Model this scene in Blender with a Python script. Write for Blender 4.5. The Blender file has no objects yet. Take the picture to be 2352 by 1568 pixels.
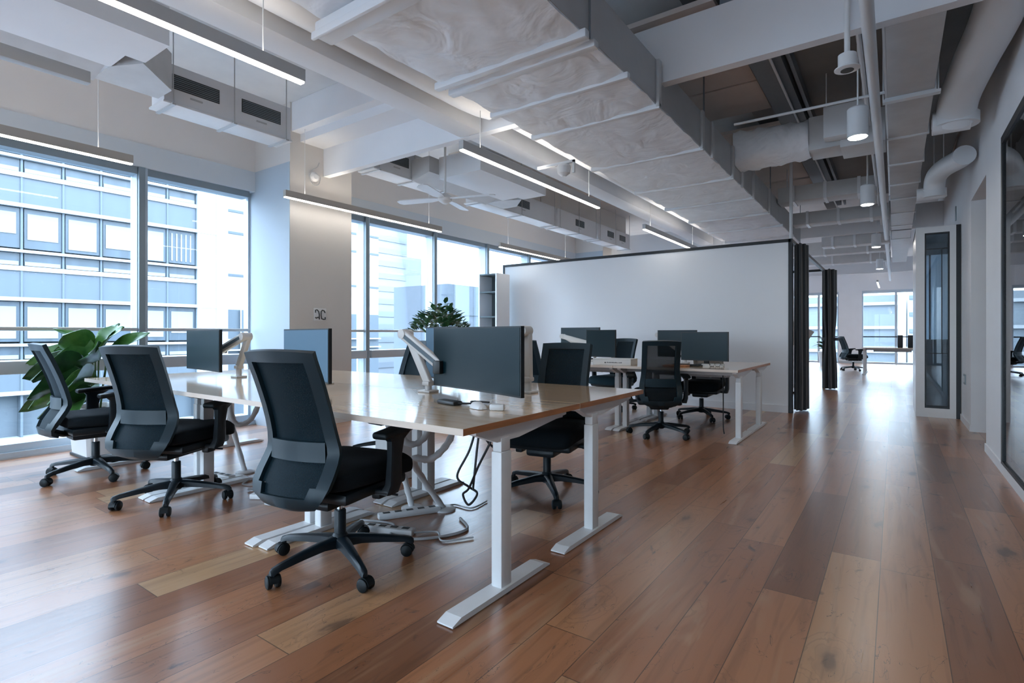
import bpy, bmesh, math, random
from mathutils import Vector, Matrix, Euler
random.seed(7)
PI = math.pi
C = bpy.context.scene.collection
R = math.radians

# ------------------------------------------------------------------ mesh builder
class MB:
    def __init__(s): s.v = []; s.f = []; s.m = []
    def add(s, vs, fs, mi=0, M=None):
        b = len(s.v)
        s.v += [(M @ Vector(p)) if M else Vector(p) for p in vs]
        for f in fs: s.f.append(tuple(i + b for i in f)); s.m.append(mi)
        return s
    def box(s, x0, x1, y0, y1, z0, z1, bev=0, mi=0, M=None, seg=2, sidemi=None):
        if bev <= 0:
            vs = [(x, y, z) for z in (z0, z1) for y in (y0, y1) for x in (x0, x1)]
            fs = [(0,2,3,1),(4,5,7,6),(0,1,5,4),(1,3,7,5),(3,2,6,7),(2,0,4,6)]
            if sidemi:
                for f, k in zip(fs, sidemi): s.add(vs, [f], k, M)
                return s
            return s.add(vs, fs, mi, M)
        bm = bmesh.new(); bmesh.ops.create_cube(bm, size=1)
        for v in bm.verts:
            v.co = Vector(((x0+x1)/2 + v.co.x*(x1-x0), (y0+y1)/2 + v.co.y*(y1-y0), (z0+z1)/2 + v.co.z*(z1-z0)))
        bev = min(bev, .49*min(x1-x0, y1-y0, z1-z0))
        bmesh.ops.bevel(bm, geom=bm.edges[:], offset=bev, segments=seg, affect='EDGES', profile=.5)
        bm.verts.index_update()
        s.add([v.co.copy() for v in bm.verts], [[v.index for v in f.verts] for f in bm.faces], mi, M)
        bm.free(); return s
    def tube(s, path, r, n=10, mi=0, M=None, caps=True, flat=None):
        P = [Vector(p) for p in path]; rs = r if isinstance(r, (list, tuple)) else [r]*len(P)
        vs = []; fs = []; up = None
        for i, p in enumerate(P):
            t = (P[min(i+1, len(P)-1)] - P[max(i-1, 0)]).normalized()
            if up is None:
                up = Vector((0,0,1)) if abs(t.z) < .9 else Vector((1,0,0))
            u = (up - t*up.dot(t)).normalized(); w = t.cross(u); up = u
            for k in range(n):
                a = 2*PI*k/n
                q = u*math.cos(a)*rs[i]*(flat or 1) + w*math.sin(a)*rs[i]
                vs.append(p + q)
        for i in range(len(P)-1):
            for k in range(n):
                fs.append((i*n+k, i*n+(k+1) % n, (i+1)*n+(k+1) % n, (i+1)*n+k))
        if caps: fs.append(tuple(range(n))[::-1]); fs.append(tuple((len(P)-1)*n+k for k in range(n)))
        return s.add(vs, fs, mi, M)
    def cyl(s, p, q, r, n=16, mi=0, M=None): return s.tube([p, q], r, n, mi, M)
    def lathe(s, prof, cx=0, cy=0, n=20, mi=0, M=None):
        vs = []; fs = []
        for (r, z) in prof:
            for k in range(n):
                a = 2*PI*k/n; vs.append((cx + r*math.cos(a), cy + r*math.sin(a), z))
        for i in range(len(prof)-1):
            for k in range(n): fs.append((i*n+k, i*n+(k+1) % n, (i+1)*n+(k+1) % n, (i+1)*n+k))
        fs.append(tuple(range(n))[::-1]); fs.append(tuple((len(prof)-1)*n+k for k in range(n)))
        return s.add(vs, fs, mi, M)
    def prism(s, poly, a, b, axis='x', mi=0, M=None):
        n = len(poly)
        def pt(p, t):
            return {'x': (t, p[0], p[1]), 'y': (p[0], t, p[1]), 'z': (p[0], p[1], t)}[axis]
        vs = [pt(p, a) for p in poly] + [pt(p, b) for p in poly]
        fs = [tuple(range(n)), tuple(range(2*n-1, n-1, -1))] + [(i, n+i, n+(i+1) % n, (i+1) % n) for i in range(n)]
        return s.add(vs, fs, mi, M)
    def loft(s, rings, mi=0, M=None, caps=True):
        n = len(rings[0]); vs = [p for r in rings for p in r]; fs = []
        for i in range(len(rings)-1):
            for k in range(n): fs.append((i*n+k, i*n+(k+1) % n, (i+1)*n+(k+1) % n, (i+1)*n+k))
        if caps: fs.append(tuple(range(n))[::-1]); fs.append(tuple((len(rings)-1)*n+k for k in range(n)))
        return s.add(vs, fs, mi, M)
    def sheet(s, cells, pos, th, mi=0, M=None):
        """thick sheet: cells = set of (i,j); pos(i,j) -> Vector, th = thickness along the local normal"""
        ids = {}; top = []; fs = []
        need = sorted({(i+a, j+b) for (i, j) in cells for a in (0, 1) for b in (0, 1)})
        def nrm(i, j):
            du = Vector(pos(i+.5, j)) - Vector(pos(i-.5, j)); dv = Vector(pos(i, j+.5)) - Vector(pos(i, j-.5))
            return du.cross(dv).normalized()
        A = []; B = []
        for k, (i, j) in enumerate(need):
            ids[(i, j)] = k; p = Vector(pos(i, j)); q = nrm(i, j)*th/2
            A.append(p+q); B.append(p-q)
        n = len(need)
        for (i, j) in cells:
            a, b, c, d = ids[(i, j)], ids[(i+1, j)], ids[(i+1, j+1)], ids[(i, j+1)]
            fs.append((a, b, c, d)); fs.append((n+d, n+c, n+b, n+a))
            for (ii, jj, e0, e1) in ((i, j-1, a, b), (i+1, j, b, c), (i, j+1, c, d), (i-1, j, d, a)):
                if (ii, jj) not in cells: fs.append((e1, e0, n+e0, n+e1))
        return s.add(A + B, fs, mi, M)
    def mesh(s, name, mats, smooth=True, angle=35):
        me = bpy.data.meshes.new(name); me.from_pydata([tuple(v) for v in s.v], [], s.f)
        for m in (mats if isinstance(mats, (list, tuple)) else [mats]): me.materials.append(m)
        me.polygons.foreach_set('material_index', s.m)
        bm = bmesh.new(); bm.from_mesh(me); bmesh.ops.recalc_face_normals(bm, faces=bm.faces[:]); bm.to_mesh(me); bm.free()
        if smooth:
            me.shade_smooth(); me.set_sharp_from_angle(angle=R(angle))
        me.update(); return me

def obj(name, mb, mats, parent=None, loc=None, rotz=0, smooth=True, angle=35):
    o = bpy.data.objects.new(name, mb.mesh(name, mats, smooth, angle)); C.objects.link(o)
    if parent: o.parent = parent
    if loc: o.location = loc
    if rotz: o.rotation_euler = (0, 0, rotz)
    return o
def thing(name, label, cat, loc=(0,0,0), rotz=0, group=None):
    o = bpy.data.objects.new(name, None); C.objects.link(o); o.empty_display_size = .1
    o.location = loc; o.rotation_euler = (0, 0, rotz); o['label'] = label; o['category'] = cat
    if group: o['group'] = group
    return o
def tag(o, label, cat, group=None, kind=None):
    o['label'] = label; o['category'] = cat
    if group: o['group'] = group
    if kind: o['kind'] = kind
    return o
def struct(name, mb, mats, parent=None, label=None, smooth=False):
    o = obj(name, mb, mats, parent, smooth=smooth)
    if not parent:
        o['kind'] = 'structure'
        if label: o['label'] = label
    return o
def dup(root, loc, rotz=0, label=None, group=None):
    def cp(o, par):
        c = o.copy(); C.objects.link(c)
        if par: c.parent = par
        for ch in list(o.children): cp(ch, c)
        return c
    r = cp(root, None); r.location = loc; r.rotation_euler = (0, 0, rotz)
    if label: r['label'] = label
    if group: r['group'] = group
    return r

# ------------------------------------------------------------------ materials
def nodes(name):
    m = bpy.data.materials.new(name); m.use_nodes = True
    nt = m.node_tree; nt.nodes.clear()
    out = nt.nodes.new('ShaderNodeOutputMaterial')
    return m, nt, out
def N(nt, t, **kw):
    n = nt.nodes.new(t)
    for k, v in kw.items(): setattr(n, k, v)
    return n
def ramp(nt, stops, interp='LINEAR'):
    r = N(nt, 'ShaderNodeValToRGB'); cr = r.color_ramp; cr.interpolation = interp
    while len(cr.elements) > 1: cr.elements.remove(cr.elements[-1])
    cr.elements[0].position = stops[0][0]; cr.elements[0].color = (*stops[0][1], 1)
    for p, c in stops[1:]:
        e = cr.elements.new(p); e.color = (*c, 1)
    return r
def pbr(name, col, rough=.5, metal=0, spec=.5, noise=0, nscale=20, bump=0, bscale=60, bdist=.02, bwarp=0, coat=0, emis=None, estr=0, stretch=None, sheen=0):
    m, nt, out = nodes(name); b = N(nt, 'ShaderNodeBsdfPrincipled'); L = nt.links.new
    b.inputs['Base Color'].default_value = (*col, 1); b.inputs['Roughness'].default_value = rough
    b.inputs['Metallic'].default_value = metal; b.inputs['Specular IOR Level'].default_value = spec
    b.inputs['Coat Weight'].default_value = coat; b.inputs['Coat Roughness'].default_value = .1
    if sheen: b.inputs['Sheen Weight'].default_value = sheen
    tc = N(nt, 'ShaderNodeTexCoord'); vec = tc.outputs['Object']
    if stretch:
        mp = N(nt, 'ShaderNodeMapping'); mp.inputs['Scale'].default_value = stretch; L(vec, mp.inputs[0]); vec = mp.outputs[0]
    if noise:
        t = N(nt, 'ShaderNodeTexNoise'); t.inputs['Scale'].default_value = nscale; t.inputs['Detail'].default_value = 5; L(vec, t.inputs['Vector'])
        r = ramp(nt, [(.25, tuple(c*(1-noise) for c in col)), (.75, tuple(min(1, c*(1+noise)) for c in col))])
        L(t.outputs['Fac'], r.inputs[0]); L(r.outputs[0], b.inputs['Base Color'])
    if bump:
        t = N(nt, 'ShaderNodeTexNoise'); t.inputs['Scale'].default_value = bscale; t.inputs['Detail'].default_value = 3.5 if bwarp else 6; L(vec, t.inputs['Vector'])
        bp = N(nt, 'ShaderNodeBump'); bp.inputs['Strength'].default_value = bump; bp.inputs['Distance'].default_value = bdist; t.inputs['Distortion'].default_value = bwarp
        L(t.outputs['Fac'], bp.inputs['Height']); L(bp.outputs[0], b.inputs['Normal'])
    if emis:
        b.inputs['Emission Color'].default_value = (*emis, 1); b.inputs['Emission Strength'].default_value = estr
    L(b.outputs[0], out.inputs[0]); return m
def emit(name, col, s):
    m, nt, out = nodes(name); e = N(nt, 'ShaderNodeEmission'); e.inputs[0].default_value = (*col, 1); e.inputs[1].default_value = s
    nt.links.new(e.outputs[0], out.inputs[0]); return m
def glass(name, tint=(.93, .97, 1), refl=.8, ior=1.45, rough=0):
    m, nt, out = nodes(name); L = nt.links.new
    t = N(nt, 'ShaderNodeBsdfTransparent'); t.inputs[0].default_value = (*tint, 1)
    g = N(nt, 'ShaderNodeBsdfGlossy'); g.inputs['Roughness'].default_value = rough
    fr = N(nt, 'ShaderNodeFresnel'); fr.inputs[0].default_value = ior
    mu = N(nt, 'ShaderNodeMath', operation='MULTIPLY'); mu.inputs[1].default_value = refl; L(fr.outputs[0], mu.inputs[0])
    mx = N(nt, 'ShaderNodeMixShader'); L(mu.outputs[0], mx.inputs[0]); L(t.outputs[0], mx.inputs[1]); L(g.outputs[0], mx.inputs[2])
    L(mx.outputs[0], out.inputs[0]); return m

def floor_mat():
    m, nt, out = nodes('oak_plank_floor'); L = nt.links.new
    tc = N(nt, 'ShaderNodeTexCoord'); sp = N(nt, 'ShaderNodeSeparateXYZ'); L(tc.outputs['Object'], sp.inputs[0])
    def M(op, a, b=None, c=None):
        n = N(nt, 'ShaderNodeMath', operation=op)
        for i, v in enumerate((a, b, c)):
            if v is None: continue
            if isinstance(v, (int, float)): n.inputs[i].default_value = v
            else: L(v, n.inputs[i])
        return n.outputs[0]
    W = .205; LEN = 1.75
    xr = M('DIVIDE', M('ADD', sp.outputs[0], .055), W); row = M('FLOOR', xr); fx = M('FRACT', xr)
    wn = N(nt, 'ShaderNodeTexWhiteNoise', noise_dimensions='1D'); L(row, wn.inputs['W'])
    yr = M('ADD', M('DIVIDE', sp.outputs[1], LEN), M('MULTIPLY', wn.outputs['Value'], 7.3)); col = M('FLOOR', yr); fy = M('FRACT', yr)
    cb = N(nt, 'ShaderNodeCombineXYZ'); L(row, cb.inputs[0]); L(col, cb.inputs[1])
    w2 = N(nt, 'ShaderNodeTexWhiteNoise', noise_dimensions='3D'); L(cb.outputs[0], w2.inputs['Vector'])
    base = ramp(nt, [(0, (.20,.082,.038)), (.12, (.29,.118,.052)), (.32, (.36,.145,.062)), (.52, (.415,.172,.075)), (.72, (.47,.213,.098)), (.88, (.50,.262,.125)), (1, (.55,.335,.175))])
    L(w2.outputs['Value'], base.inputs[0])
    # grain, offset per plank
    cb2 = N(nt, 'ShaderNodeCombineXYZ'); L(M('ADD', M('MULTIPLY', sp.outputs[0], 26), M('MULTIPLY', w2.outputs['Value'], 91)), cb2.inputs[0]); L(M('MULTIPLY', sp.outputs[1], 1.5), cb2.inputs[1])
    gn = N(nt, 'ShaderNodeTexNoise'); gn.inputs['Scale'].default_value = 1.0; gn.inputs['Detail'].default_value = 7; gn.inputs['Distortion'].default_value = .8; L(cb2.outputs[0], gn.inputs['Vector'])
    gr = ramp(nt, [(.3, (.66,.64,.62)), (.5, (1,1,1)), (.72, (1.0,1.0,1.0))]); L(gn.outputs['Fac'], gr.inputs[0])
    mul = N(nt, 'ShaderNodeMix', data_type='RGBA', blend_type='MULTIPLY'); mul.inputs[0].default_value = .75
    L(base.outputs[0], mul.inputs[6]); L(gr.outputs[0], mul.inputs[7])
    # big soft variation within a board, pale sapwood and dark heart
    cb4 = N(nt, 'ShaderNodeCombineXYZ'); L(M('ADD', M('MULTIPLY', sp.outputs[0], 6), M('MULTIPLY', w2.outputs['Value'], 37)), cb4.inputs[0]); L(M('MULTIPLY', sp.outputs[1], .8), cb4.inputs[1])
    sn = N(nt, 'ShaderNodeTexNoise'); sn.inputs['Scale'].default_value = 1; sn.inputs['Detail'].default_value = 3; sn.inputs['Distortion'].default_value = 1.2; L(cb4.outputs[0], sn.inputs['Vector'])
    sr = ramp(nt, [(.60, (0,0,0)), (.70, (1,1,1))]); L(sn.outputs['Fac'], sr.inputs[0])
    mxs = N(nt, 'ShaderNodeMix', data_type='RGBA', blend_type='MIX'); L(M('MULTIPLY', sr.outputs[0], .5), mxs.inputs[0]); L(mul.outputs[2], mxs.inputs[6]); mxs.inputs[7].default_value = (.48,.29,.165,1)
    # knots and cracks
    cb3 = N(nt, 'ShaderNodeCombineXYZ'); L(M('MULTIPLY', sp.outputs[0], 6.2), cb3.inputs[0]); L(M('MULTIPLY', sp.outputs[1], 2.6), cb3.inputs[1]); L(M('MULTIPLY', w2.outputs['Value'], 9), cb3.inputs[2])
    kn = N(nt, 'ShaderNodeTexNoise'); kn.inputs['Scale'].default_value = 1.25; kn.inputs['Detail'].default_value = 5; kn.inputs['Distortion'].default_value = 1.6; L(cb3.outputs[0], kn.inputs['Vector'])
    kr = ramp(nt, [(.655, (0,0,0)), (.74, (1,1,1))]); L(kn.outputs['Fac'], kr.inputs[0])
    mk = N(nt, 'ShaderNodeMix', data_type='RGBA', blend_type='MIX'); L(M('MULTIPLY', kr.outputs[0], .8), mk.inputs[0]); L(mxs.outputs[2], mk.inputs[6]); mk.inputs[7].default_value = (.05,.028,.022,1)
    # thin squiggly cracks
    cr = N(nt, 'ShaderNodeTexNoise'); cr.inputs['Scale'].default_value = 1.1; cr.inputs['Detail'].default_value = 4; cr.inputs['Distortion'].default_value = 2.2; L(cb3.outputs[0], cr.inputs['Vector'])
    ca = M('LESS_THAN', M('ABSOLUTE', M('SUBTRACT', cr.outputs['Fac'], .585)), .0035)
    crm = N(nt, 'ShaderNodeTexNoise'); crm.inputs['Scale'].default_value = .8; L(cb3.outputs[0], crm.inputs['Vector'])
    cmask = M('MULTIPLY', ca, M('GREATER_THAN', crm.outputs['Fac'], .5))
    mk2 = N(nt, 'ShaderNodeMix', data_type='RGBA', blend_type='MIX'); L(M('MULTIPLY', cmask, .6), mk2.inputs[0]); L(mk.outputs[2], mk2.inputs[6]); mk2.inputs[7].default_value = (.06,.035,.028,1)
    # round knots with rings
    wv = N(nt, 'ShaderNodeTexNoise'); wv.inputs['Scale'].default_value = 3.0; wv.inputs['Detail'].default_value = 3; L(cb3.outputs[0], wv.inputs['Vector'])
    cb5 = N(nt, 'ShaderNodeCombineXYZ'); L(M('ADD', M('MULTIPLY', sp.outputs[0], 3.6), M('MULTIPLY', wv.outputs['Fac'], .30)), cb5.inputs[0]); L(M('ADD', M('MULTIPLY', sp.outputs[1], 1.7), M('MULTIPLY', wv.outputs['Fac'], .35)), cb5.inputs[1]); L(M('MULTIPLY', w2.outputs['Value'], 17), cb5.inputs[2])
    vo = N(nt, 'ShaderNodeTexVoronoi'); vo.inputs['Scale'].default_value = 1.0; L(cb5.outputs[0], vo.inputs['Vector'])
    spv = N(nt, 'ShaderNodeSeparateXYZ'); L(vo.outputs['Color'], spv.inputs[0])
    on = M('GREATER_THAN', spv.outputs[0], .45)
    core = ramp(nt, [(.0, (1,1,1)), (.09, (.8,.8,.8)), (.13, (.28,.28,.28)), (.26, (0,0,0))]); L(vo.outputs['Distance'], core.inputs[0])
    ring = M('MULTIPLY', M('GREATER_THAN', M('SINE', M('MULTIPLY', vo.outputs['Distance'], 95)), .75), M('LESS_THAN', vo.outputs['Distance'], .36))
    kk = M('MULTIPLY', on, M('MAXIMUM', core.outputs[0], M('MULTIPLY', ring, .22)))
    mk3 = N(nt, 'ShaderNodeMix', data_type='RGBA', blend_type='MIX'); L(M('MULTIPLY', kk, .8), mk3.inputs[0]); L(mk2.outputs[2], mk3.inputs[6]); mk3.inputs[7].default_value = (.055,.030,.024,1)
    # seams
    ex = M('MINIMUM', fx, M('SUBTRACT', 1, fx)); ey = M('MINIMUM', fy, M('SUBTRACT', 1, fy))
    seam = M('MAXIMUM', M('LESS_THAN', ex, .008), M('LESS_THAN', ey, .0011))
    ms = N(nt, 'ShaderNodeMix', data_type='RGBA', blend_type='MIX'); L(M('MULTIPLY', seam, .75), ms.inputs[0]); L(mk3.outputs[2], ms.inputs[6]); ms.inputs[7].default_value = (.04,.022,.014,1)
    b = N(nt, 'ShaderNodeBsdfPrincipled'); L(ms.outputs[2], b.inputs['Base Color'])
    rr = N(nt, 'ShaderNodeMapRange'); rr.inputs['To Min'].default_value = .24; rr.inputs['To Max'].default_value = .36; L(gn.outputs['Fac'], rr.inputs[0]); L(rr.outputs[0], b.inputs['Roughness'])
    b.inputs['Specular IOR Level'].default_value = .6; b.inputs['Coat Weight'].default_value = .75; b.inputs['Coat Roughness'].default_value = .27; b.inputs['Coat IOR'].default_value = 1.5
    bp = N(nt, 'ShaderNodeBump'); bp.inputs['Strength'].default_value = .10; bp.inputs['Distance'].default_value = .01; L(gn.outputs['Fac'], bp.inputs['Height']); L(bp.outputs[0], b.inputs['Normal'])
    L(b.outputs[0], out.inputs[0]); return m

def wood_top():
    m, nt, out = nodes('light_oak_laminate'); L = nt.links.new
    tc = N(nt, 'ShaderNodeTexCoord'); mp = N(nt, 'ShaderNodeMapping'); mp.inputs['Scale'].default_value = (1.2, 16, 16); L(tc.outputs['Object'], mp.inputs[0])
    n = N(nt, 'ShaderNodeTexNoise'); n.inputs['Scale'].default_value = 1.6; n.inputs['Detail'].default_value = 7; n.inputs['Distortion'].default_value = .5; L(mp.outputs[0], n.inputs['Vector'])
    r = ramp(nt, [(.28, (.70,.45,.25)), (.5, (.83,.60,.38)), (.72, (.88,.69,.48))]); L(n.outputs['Fac'], r.inputs[0])
    b = N(nt, 'ShaderNodeBsdfPrincipled'); L(r.outputs[0], b.inputs['Base Color']); b.inputs['Roughness'].default_value = .2
    b.inputs['Specular IOR Level'].default_value = .5; b.inputs['Coat Weight'].default_value = .8; b.inputs['Coat Roughness'].default_value = .09; b.inputs['Coat IOR'].default_value = 1.5
    L(b.outputs[0], out.inputs[0]); return m

def mesh_fabric(name, col, alpha):
    m, nt, out = nodes(name); L = nt.links.new
    tc = N(nt, 'ShaderNodeTexCoord'); w = N(nt, 'ShaderNodeTexNoise'); w.inputs['Scale'].default_value = 320; L(tc.outputs['Object'], w.inputs['Vector'])
    b = N(nt, 'ShaderNodeBsdfPrincipled'); b.inputs['Base Color'].default_value = (*col, 1); b.inputs['Roughness'].default_value = .65; b.inputs['Specular IOR Level'].default_value = .15
    t = N(nt, 'ShaderNodeBsdfTransparent')
    mr = N(nt, 'ShaderNodeMapRange'); mr.inputs['To Min'].default_value = alpha - .1; mr.inputs['To Max'].default_value = alpha + .1; L(w.outputs['Fac'], mr.inputs[0])
    mx = N(nt, 'ShaderNodeMixShader'); L(mr.outputs[0], mx.inputs[0]); L(t.outputs[0], mx.inputs[1]); L(b.outputs[0], mx.inputs[2]); L(mx.outputs[0], out.inputs[0]); return m

def leaf_mat(name, c1, c2):
    m, nt, out = nodes(name); L = nt.links.new
    tc = N(nt, 'ShaderNodeTexCoord'); n = N(nt, 'ShaderNodeTexNoise'); n.inputs['Scale'].default_value = 9; n.inputs['Detail'].default_value = 4; L(tc.outputs['Object'], n.inputs['Vector'])
    r = ramp(nt, [(.35, c1), (.65, c2)]); L(n.outputs['Fac'], r.inputs[0])
    b = N(nt, 'ShaderNodeBsdfPrincipled'); L(r.outputs[0], b.inputs['Base Color']); b.inputs['Roughness'].default_value = .35
    b.inputs['Subsurface Weight'].default_value = 0
    L(b.outputs[0], out.inputs[0]); return m

M_FLOOR = floor_mat()
M_WHITE = pbr('white_wall_paint', (.82,.83,.85), .6, noise=.02, nscale=3)
M_CEIL = pbr('ceiling_paint', (.66,.66,.66), .7, noise=.05, nscale=4)
M_BEAM = pbr('beam_paint', (.80,.81,.83), .6, noise=.02, nscale=3)
M_FRAME = pbr('window_frame_metal', (.52,.59,.65), .35, metal=.3)
M_FRAMED = pbr('dark_window_frame_metal', (.25,.30,.33), .35, metal=.3)
M_SILL = pbr('sill_grey_metal', (.45,.48,.51), .4, metal=.2)
M_GLASS = glass('clear_window_glass', (.955,.98,1.0), .5)
M_DUCT = pbr('painted_insulation_wrap', (.86,.90,.95), .5, noise=.05, nscale=7, bump=.8, bscale=2.8, bdist=.06, bwarp=.75)
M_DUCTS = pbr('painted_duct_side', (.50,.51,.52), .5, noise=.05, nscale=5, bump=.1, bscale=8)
M_DUCTG = pbr('galvanised_grey_duct', (.58,.58,.58), .5, noise=.06, nscale=6, bump=.2, bscale=10)
M_DECKD = pbr('dark_metal_deck', (.21,.21,.205), .6, noise=.08, nscale=3)
M_DECKB = pbr('blue_grey_channel_steel', (.19,.215,.24), .5, noise=.05)
M_PANEL = pbr('beige_ceiling_panel', (.68,.585,.53), .7, noise=.05, nscale=4)
M_PIPE = pbr('painted_pipe', (.74,.76,.78), .4)
M_GRILL = pbr('dark_grille', (.045,.05,.05), .6)
M_METALW = pbr('white_powder_coat', (.78,.78,.78), .35, noise=.015, nscale=30)
M_METALG = pbr('light_grey_powder_coat', (.55,.56,.57), .35)
M_WOOD = wood_top()
M_EDGE = pbr('orange_brown_shaded_edge', (.46,.19,.075), .4, noise=.25, nscale=6, stretch=(10, 1.2, 10))  # desk ends: same wood with shade painted into the colour; notebook reuses it
M_EDGEP = pbr('pale_lit_edge', (.74,.62,.52), .35, noise=.06, nscale=8, stretch=(1, 10, 10))  # desk long edges: same wood with the lit tone painted in
M_PLASTIC = pbr('black_blue_plastic', (.005,.011,.016), .42, spec=.4)
M_PLASTG = pbr('blue_grey_frame_plastic', (.007,.024,.034), .42, spec=.36)
M_FABRIC = pbr('black_seat_fabric', (.004,.009,.013), .85, noise=.3, nscale=200, spec=.25)
M_FABTEAL = pbr('teal_seat_fabric', (.02,.07,.10), .8, noise=.2, nscale=200)
M_MESH = mesh_fabric('dark_mesh_fabric', (.003,.014,.021), .94)
M_MESHT = mesh_fabric('sheer_mesh_fabric', (.010,.016,.020), .68)
M_CHROME = pbr('chrome', (.6,.62,.64), .15, metal=1)
M_RUBBER = pbr('black_rubber', (.004,.008,.010), .5, spec=.3)
M_SCREEN = pbr('dark_monitor_screen', (.003,.018,.025), .30, spec=.32)
M_SCREENB = pbr('blue_grey_screen_face', (.07,.15,.23), .4)
M_BEZEL = pbr('monitor_bezel_black', (.012,.014,.016), .4)
M_ARM = pbr('pale_arm_plastic', (.70,.68,.66), .35)
M_ARMG = pbr('slate_arm_insert', (.10,.14,.17), .4)
M_BLACK = pbr('black_frame_paint', (.010,.013,.017), .45)
M_BOARD = pbr('white_board_panel', (.82,.83,.85), .35, spec=.5)
M_CURT = pbr('charcoal_curtain', (.022,.030,.036), .85, noise=.2, nscale=60, sheen=.3)
M_LED = emit('led_diffuser', (1.0,.95,.88), 13)
M_LEDUP = emit('led_uplight', (1.0,.92,.82), 22)
M_LAMP = emit('downlight_lens', (1.0,.95,.88), 115)
M_TAUPE = pbr('taupe_aluminium', (.46,.42,.37), .4, metal=.2)
M_ALU = pbr('grey_aluminium', (.52,.52,.52), .4, metal=.2)
M_CABLE = pbr('black_cable', (.012,.013,.015), .5)
M_PAPER = pbr('white_paper', (.78,.77,.75), .6)
M_POT = pbr('white_planter', (.75,.75,.74), .4)
M_SOIL = pbr('dark_soil', (.03,.022,.016), .9, noise=.3, nscale=40)
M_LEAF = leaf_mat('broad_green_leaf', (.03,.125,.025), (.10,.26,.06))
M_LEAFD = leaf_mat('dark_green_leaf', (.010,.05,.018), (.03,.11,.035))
M_LEAFS = leaf_mat('shrub_leaf', (.018,.085,.032), (.07,.18,.07))
M_STEM = pbr('green_stem', (.05,.11,.03), .6)
M_FWHITE = pbr('facade_white_metal', (.27,.28,.285), .5, noise=.03)
M_FPAN = pbr('facade_blue_spandrel', (.062,.078,.092), .45, noise=.06, nscale=.8, stretch=(1,3,.3))
M_FGLASS = pbr('facade_vision_glass', (.046,.062,.076), .3, noise=.25, nscale=1.2, stretch=(1,2.2,.25))
M_FLIGHT = pbr('facade_pale_glass', (.12,.14,.155), .4, noise=.06, nscale=.9)
M_FBLIND = pbr('facade_white_blind', (.175,.185,.19), .6)
M_FTRIM = pbr('facade_blue_grey_trim', (.07,.088,.102), .5)
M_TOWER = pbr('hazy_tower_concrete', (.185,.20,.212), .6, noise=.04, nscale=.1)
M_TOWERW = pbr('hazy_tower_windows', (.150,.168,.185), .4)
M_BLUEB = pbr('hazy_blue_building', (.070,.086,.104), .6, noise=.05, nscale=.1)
M_GROUND = pbr('street_ground', (.20,.22,.24), .8, noise=.1, nscale=.2)
M_BOOTHG = glass('booth_glass', (.74,.82,.87), 1.0, 1.7)
M_WALLG = glass('partition_glass', (.62,.72,.76), 1.0, 1.7)
M_DARKIN = pbr('dark_interior', (.10,.13,.14), .6)
M_TAUPEW = pbr('taupe_wall_paint', (.36,.33,.31), .6)
M_REVEAL = pbr('blue_grey_reveal_tone', (.44,.50,.555), .55)  # added skin on columns; cool window light painted in, toning the side down
M_UPPER = pbr('upper_wall_paint', (.82,.78,.75), .6)
M_BEIGEW = pbr('warm_wall_paint', (.68,.645,.61), .6)

# ------------------------------------------------------------------ camera, world
cd = bpy.data.cameras.new('camera'); cam = bpy.data.objects.new('camera', cd); C.objects.link(cam)
cd.sensor_width = 36; cd.lens = 1235/2352*36; cd.shift_y = -17/2352; cd.clip_end = 500; cd.clip_start = .05
TH = math.atan((2055-1176)/1235)
cam.location = (0, 0, 1.10); cam.rotation_euler = (PI/2, 0, TH)
bpy.context.scene.camera = cam
vs = bpy.context.scene.view_settings; vs.view_transform = 'Standard'; vs.look = 'None'; vs.gamma = 1; vs.exposure = 0.34; vs.use_curve_mapping = False
w = bpy.data.worlds.new('overcast_sky'); bpy.context.scene.world = w; w.use_nodes = True
nt = w.node_tree; bg = nt.nodes['Background']
tc = N(nt, 'ShaderNodeTexCoord'); sx = N(nt, 'ShaderNodeSeparateXYZ'); nt.links.new(tc.outputs['Generated'], sx.inputs[0])
rp = ramp(nt, [(0, (.09,.12,.16)), (.49, (.14,.175,.21)), (.51, (.26,.31,.35)), (.60, (.42,.54,.66)), (.72, (.78,.98,1.22)), (1, (.70,.94,1.26))])
mr = N(nt, 'ShaderNodeMapRange'); mr.inputs['From Min'].default_value = -1; nt.links.new(sx.outputs[2], mr.inputs[0]); nt.links.new(mr.outputs[0], rp.inputs[0])
nt.links.new(rp.outputs[0], bg.inputs[0]); bg.inputs[1].default_value = 13.0

def portal(name, loc, rot, sx, sy):
    l = bpy.data.lights.new(name, 'AREA'); l.shape = 'RECTANGLE'; l.size = sx; l.size_y = sy; l.cycles.is_portal = True
    o = bpy.data.objects.new(name, l); C.objects.link(o); o.location = loc; o.rotation_euler = rot
    return o
portal('window_light_portal', (-6.75, 9.2, 1.45), (0, -PI/2, 0), 3.0, 31)
portal('added_back_window_portal', (-2.9, -6.3, 1.45), (PI/2, 0, 0), 6.6, 2.9)
portal('end_window_light_portal', (-2.8, 24.4, 1.45), (-PI/2, 0, 0), 7.4, 3.0)

# ------------------------------------------------------------------ room shell
XW, XR, YB, YF, ZC = -6.35, .70, -6.0, 24.0, 3.75
struct('floor', MB().box(-6.75, 5.2, YB-.2, YF+.4, -.12, 0), M_FLOOR)
struct('ceiling', MB().box(-6.75, 5.2, YB-.2, YF+.4, ZC, ZC+.2), M_CEIL)
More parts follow.
